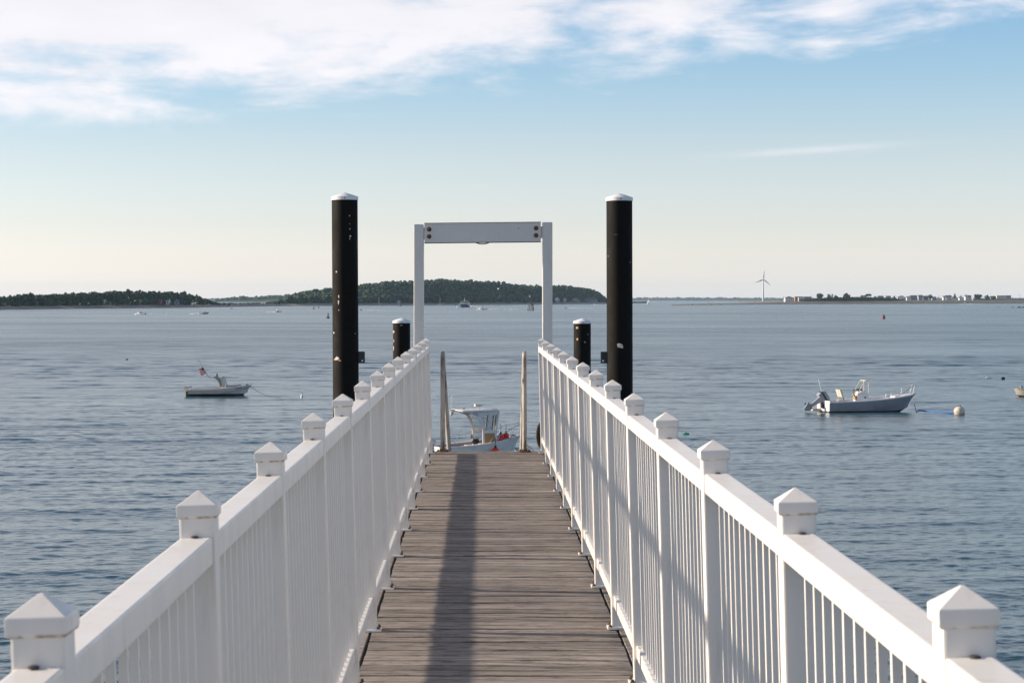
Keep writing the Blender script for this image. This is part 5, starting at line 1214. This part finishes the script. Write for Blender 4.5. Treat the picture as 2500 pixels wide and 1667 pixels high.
def beacon(u, v, hpx, toppx, label, mat):
    y = Yw(v); px = y / FPX; h = hpx * px; T = toppx * px
    t = thing('channel_beacon', label, 'beacon', (X(u, y), y, WATER), group='pile beacons in the channel')
    for k in range(7):
        a = 2 * math.pi * k / 7 + 0.2; r0, r1 = h * 0.48, h * 0.34
        m = MB(); m.tube([(r0 * math.cos(a), r0 * math.sin(a), -1), (r1 * math.cos(a), r1 * math.sin(a), h)], 0.19, 7); m.build('pile', M['b_black'], t)
    m = MB(); m.lathe([(h * 0.40, h * 0.86), (h * 0.40, h * 0.94), (0, h * 0.95)], n=10); m.build('platform', M['b_bottom'], t)
    m = MB()
    for k in range(4): a = k * 1.571; m.tube([(0.6 * math.cos(a), 0.6 * math.sin(a), h * 0.9), (0.18 * math.cos(a), 0.18 * math.sin(a), T * 0.93)], 0.07, 5)
    m.build('tower', M['b_bottom'], t)
    m = MB(); m.box(-0.55, -0.3, T * 0.93, 0.95, 0.1, 1.35); m.build('day_mark', M['b_white'], t)
    m = MB(); m.lathe([(0.2, 0), (0.2, 0.35), (0, 0.5)], c=(0.1, 0, T * 0.93), n=8); m.build('lamp', M['b_black'], t)
beacon(1295.5, 758.2, 17.3, 37.5, 'cluster of dark piles carrying a white marker at the right inside the portal', 'b_black')
beacon(977.5, 747.6, 5.5, 11.5, 'small distant pile beacon with a white top left of the portal', 'b_black')
def crane():
    y = Yw(743.6); px = y / FPX; b = Vector((X(1158, y), y, WATER + 0.6)); tip = Vector((X(1167.5, y), y, Z(709, y))) - b
    t = thing('crane_barge', 'rusty red lattice crane on a barge off the island beach', 'crane', b)
    m = MB(); m.box(-6 * px, 0, 0.3, 34 * px, 7, 1.5); m.build('barge', M['w_red'], t)
    m = MB(); m.box(-4 * px, 0, 2.2, 7 * px, 3, 2.4); m.build('cab', M['w_red'], t)
    m = MB(); m.box(-9 * px, 0, 2.8, 3 * px, 3, 3.4); m.build('wheelhouse', M['w_white'], t)
    s_ = Vector((tip.z, 0, -tip.x)).normalized()
    m = MB(); n = 12
    for sx in (-1, 1):
        for sy in (-1, 1):
            m.tube([s_ * (0.75 * sx) + Vector((0, 0.7 * sy, 1)), tip * 0.9 + s_ * (0.75 * sx) + Vector((0, 0.6 * sy, 0)), tip + s_ * (0.2 * sx) + Vector((0, 0.2 * sy, 0))], 0.12, 5)
    for k in range(n):
        p, q = tip * (k / n * 0.92 + 0.04), tip * ((k + 1) / n * 0.92 + 0.04); e = 1 if k % 2 else -1
        m.tube([p + s_ * 0.75 * e - Vector((0, 0.7, 0)), q - s_ * 0.75 * e - Vector((0, 0.7, 0))], 0.08, 4); m.tube([p + s_ * 0.75 * e + Vector((0, 0.7, 0)), q - s_ * 0.75 * e + Vector((0, 0.7, 0))], 0.08, 4)
    m.build('boom', M['w_red'], t)
crane()
# ------------------------------------------------------------------ haze over the harbour
def haze():
    m = MB(); m.box(0, 6100, 44, 29000, 17000, 112)
    t = NT('sea_haze'); t.t.nodes.remove(t.b)
    pv = t.n('ShaderNodeVolumePrincipled'); pv.inputs['Color'].default_value = (0.58, 0.80, 1.0, 1); pv.inputs['Density'].default_value = 0.000034
    pv.inputs['Anisotropy'].default_value = 0.0
    out = [n for n in t.t.nodes if n.type == 'OUTPUT_MATERIAL'][0]; t.l(pv.outputs[0], out.inputs['Volume'])
    o = m.build('haze', t.m); o['kind'] = 'stuff'; o['label'] = 'thin pale haze over the harbour'; o['category'] = 'haze'
haze()
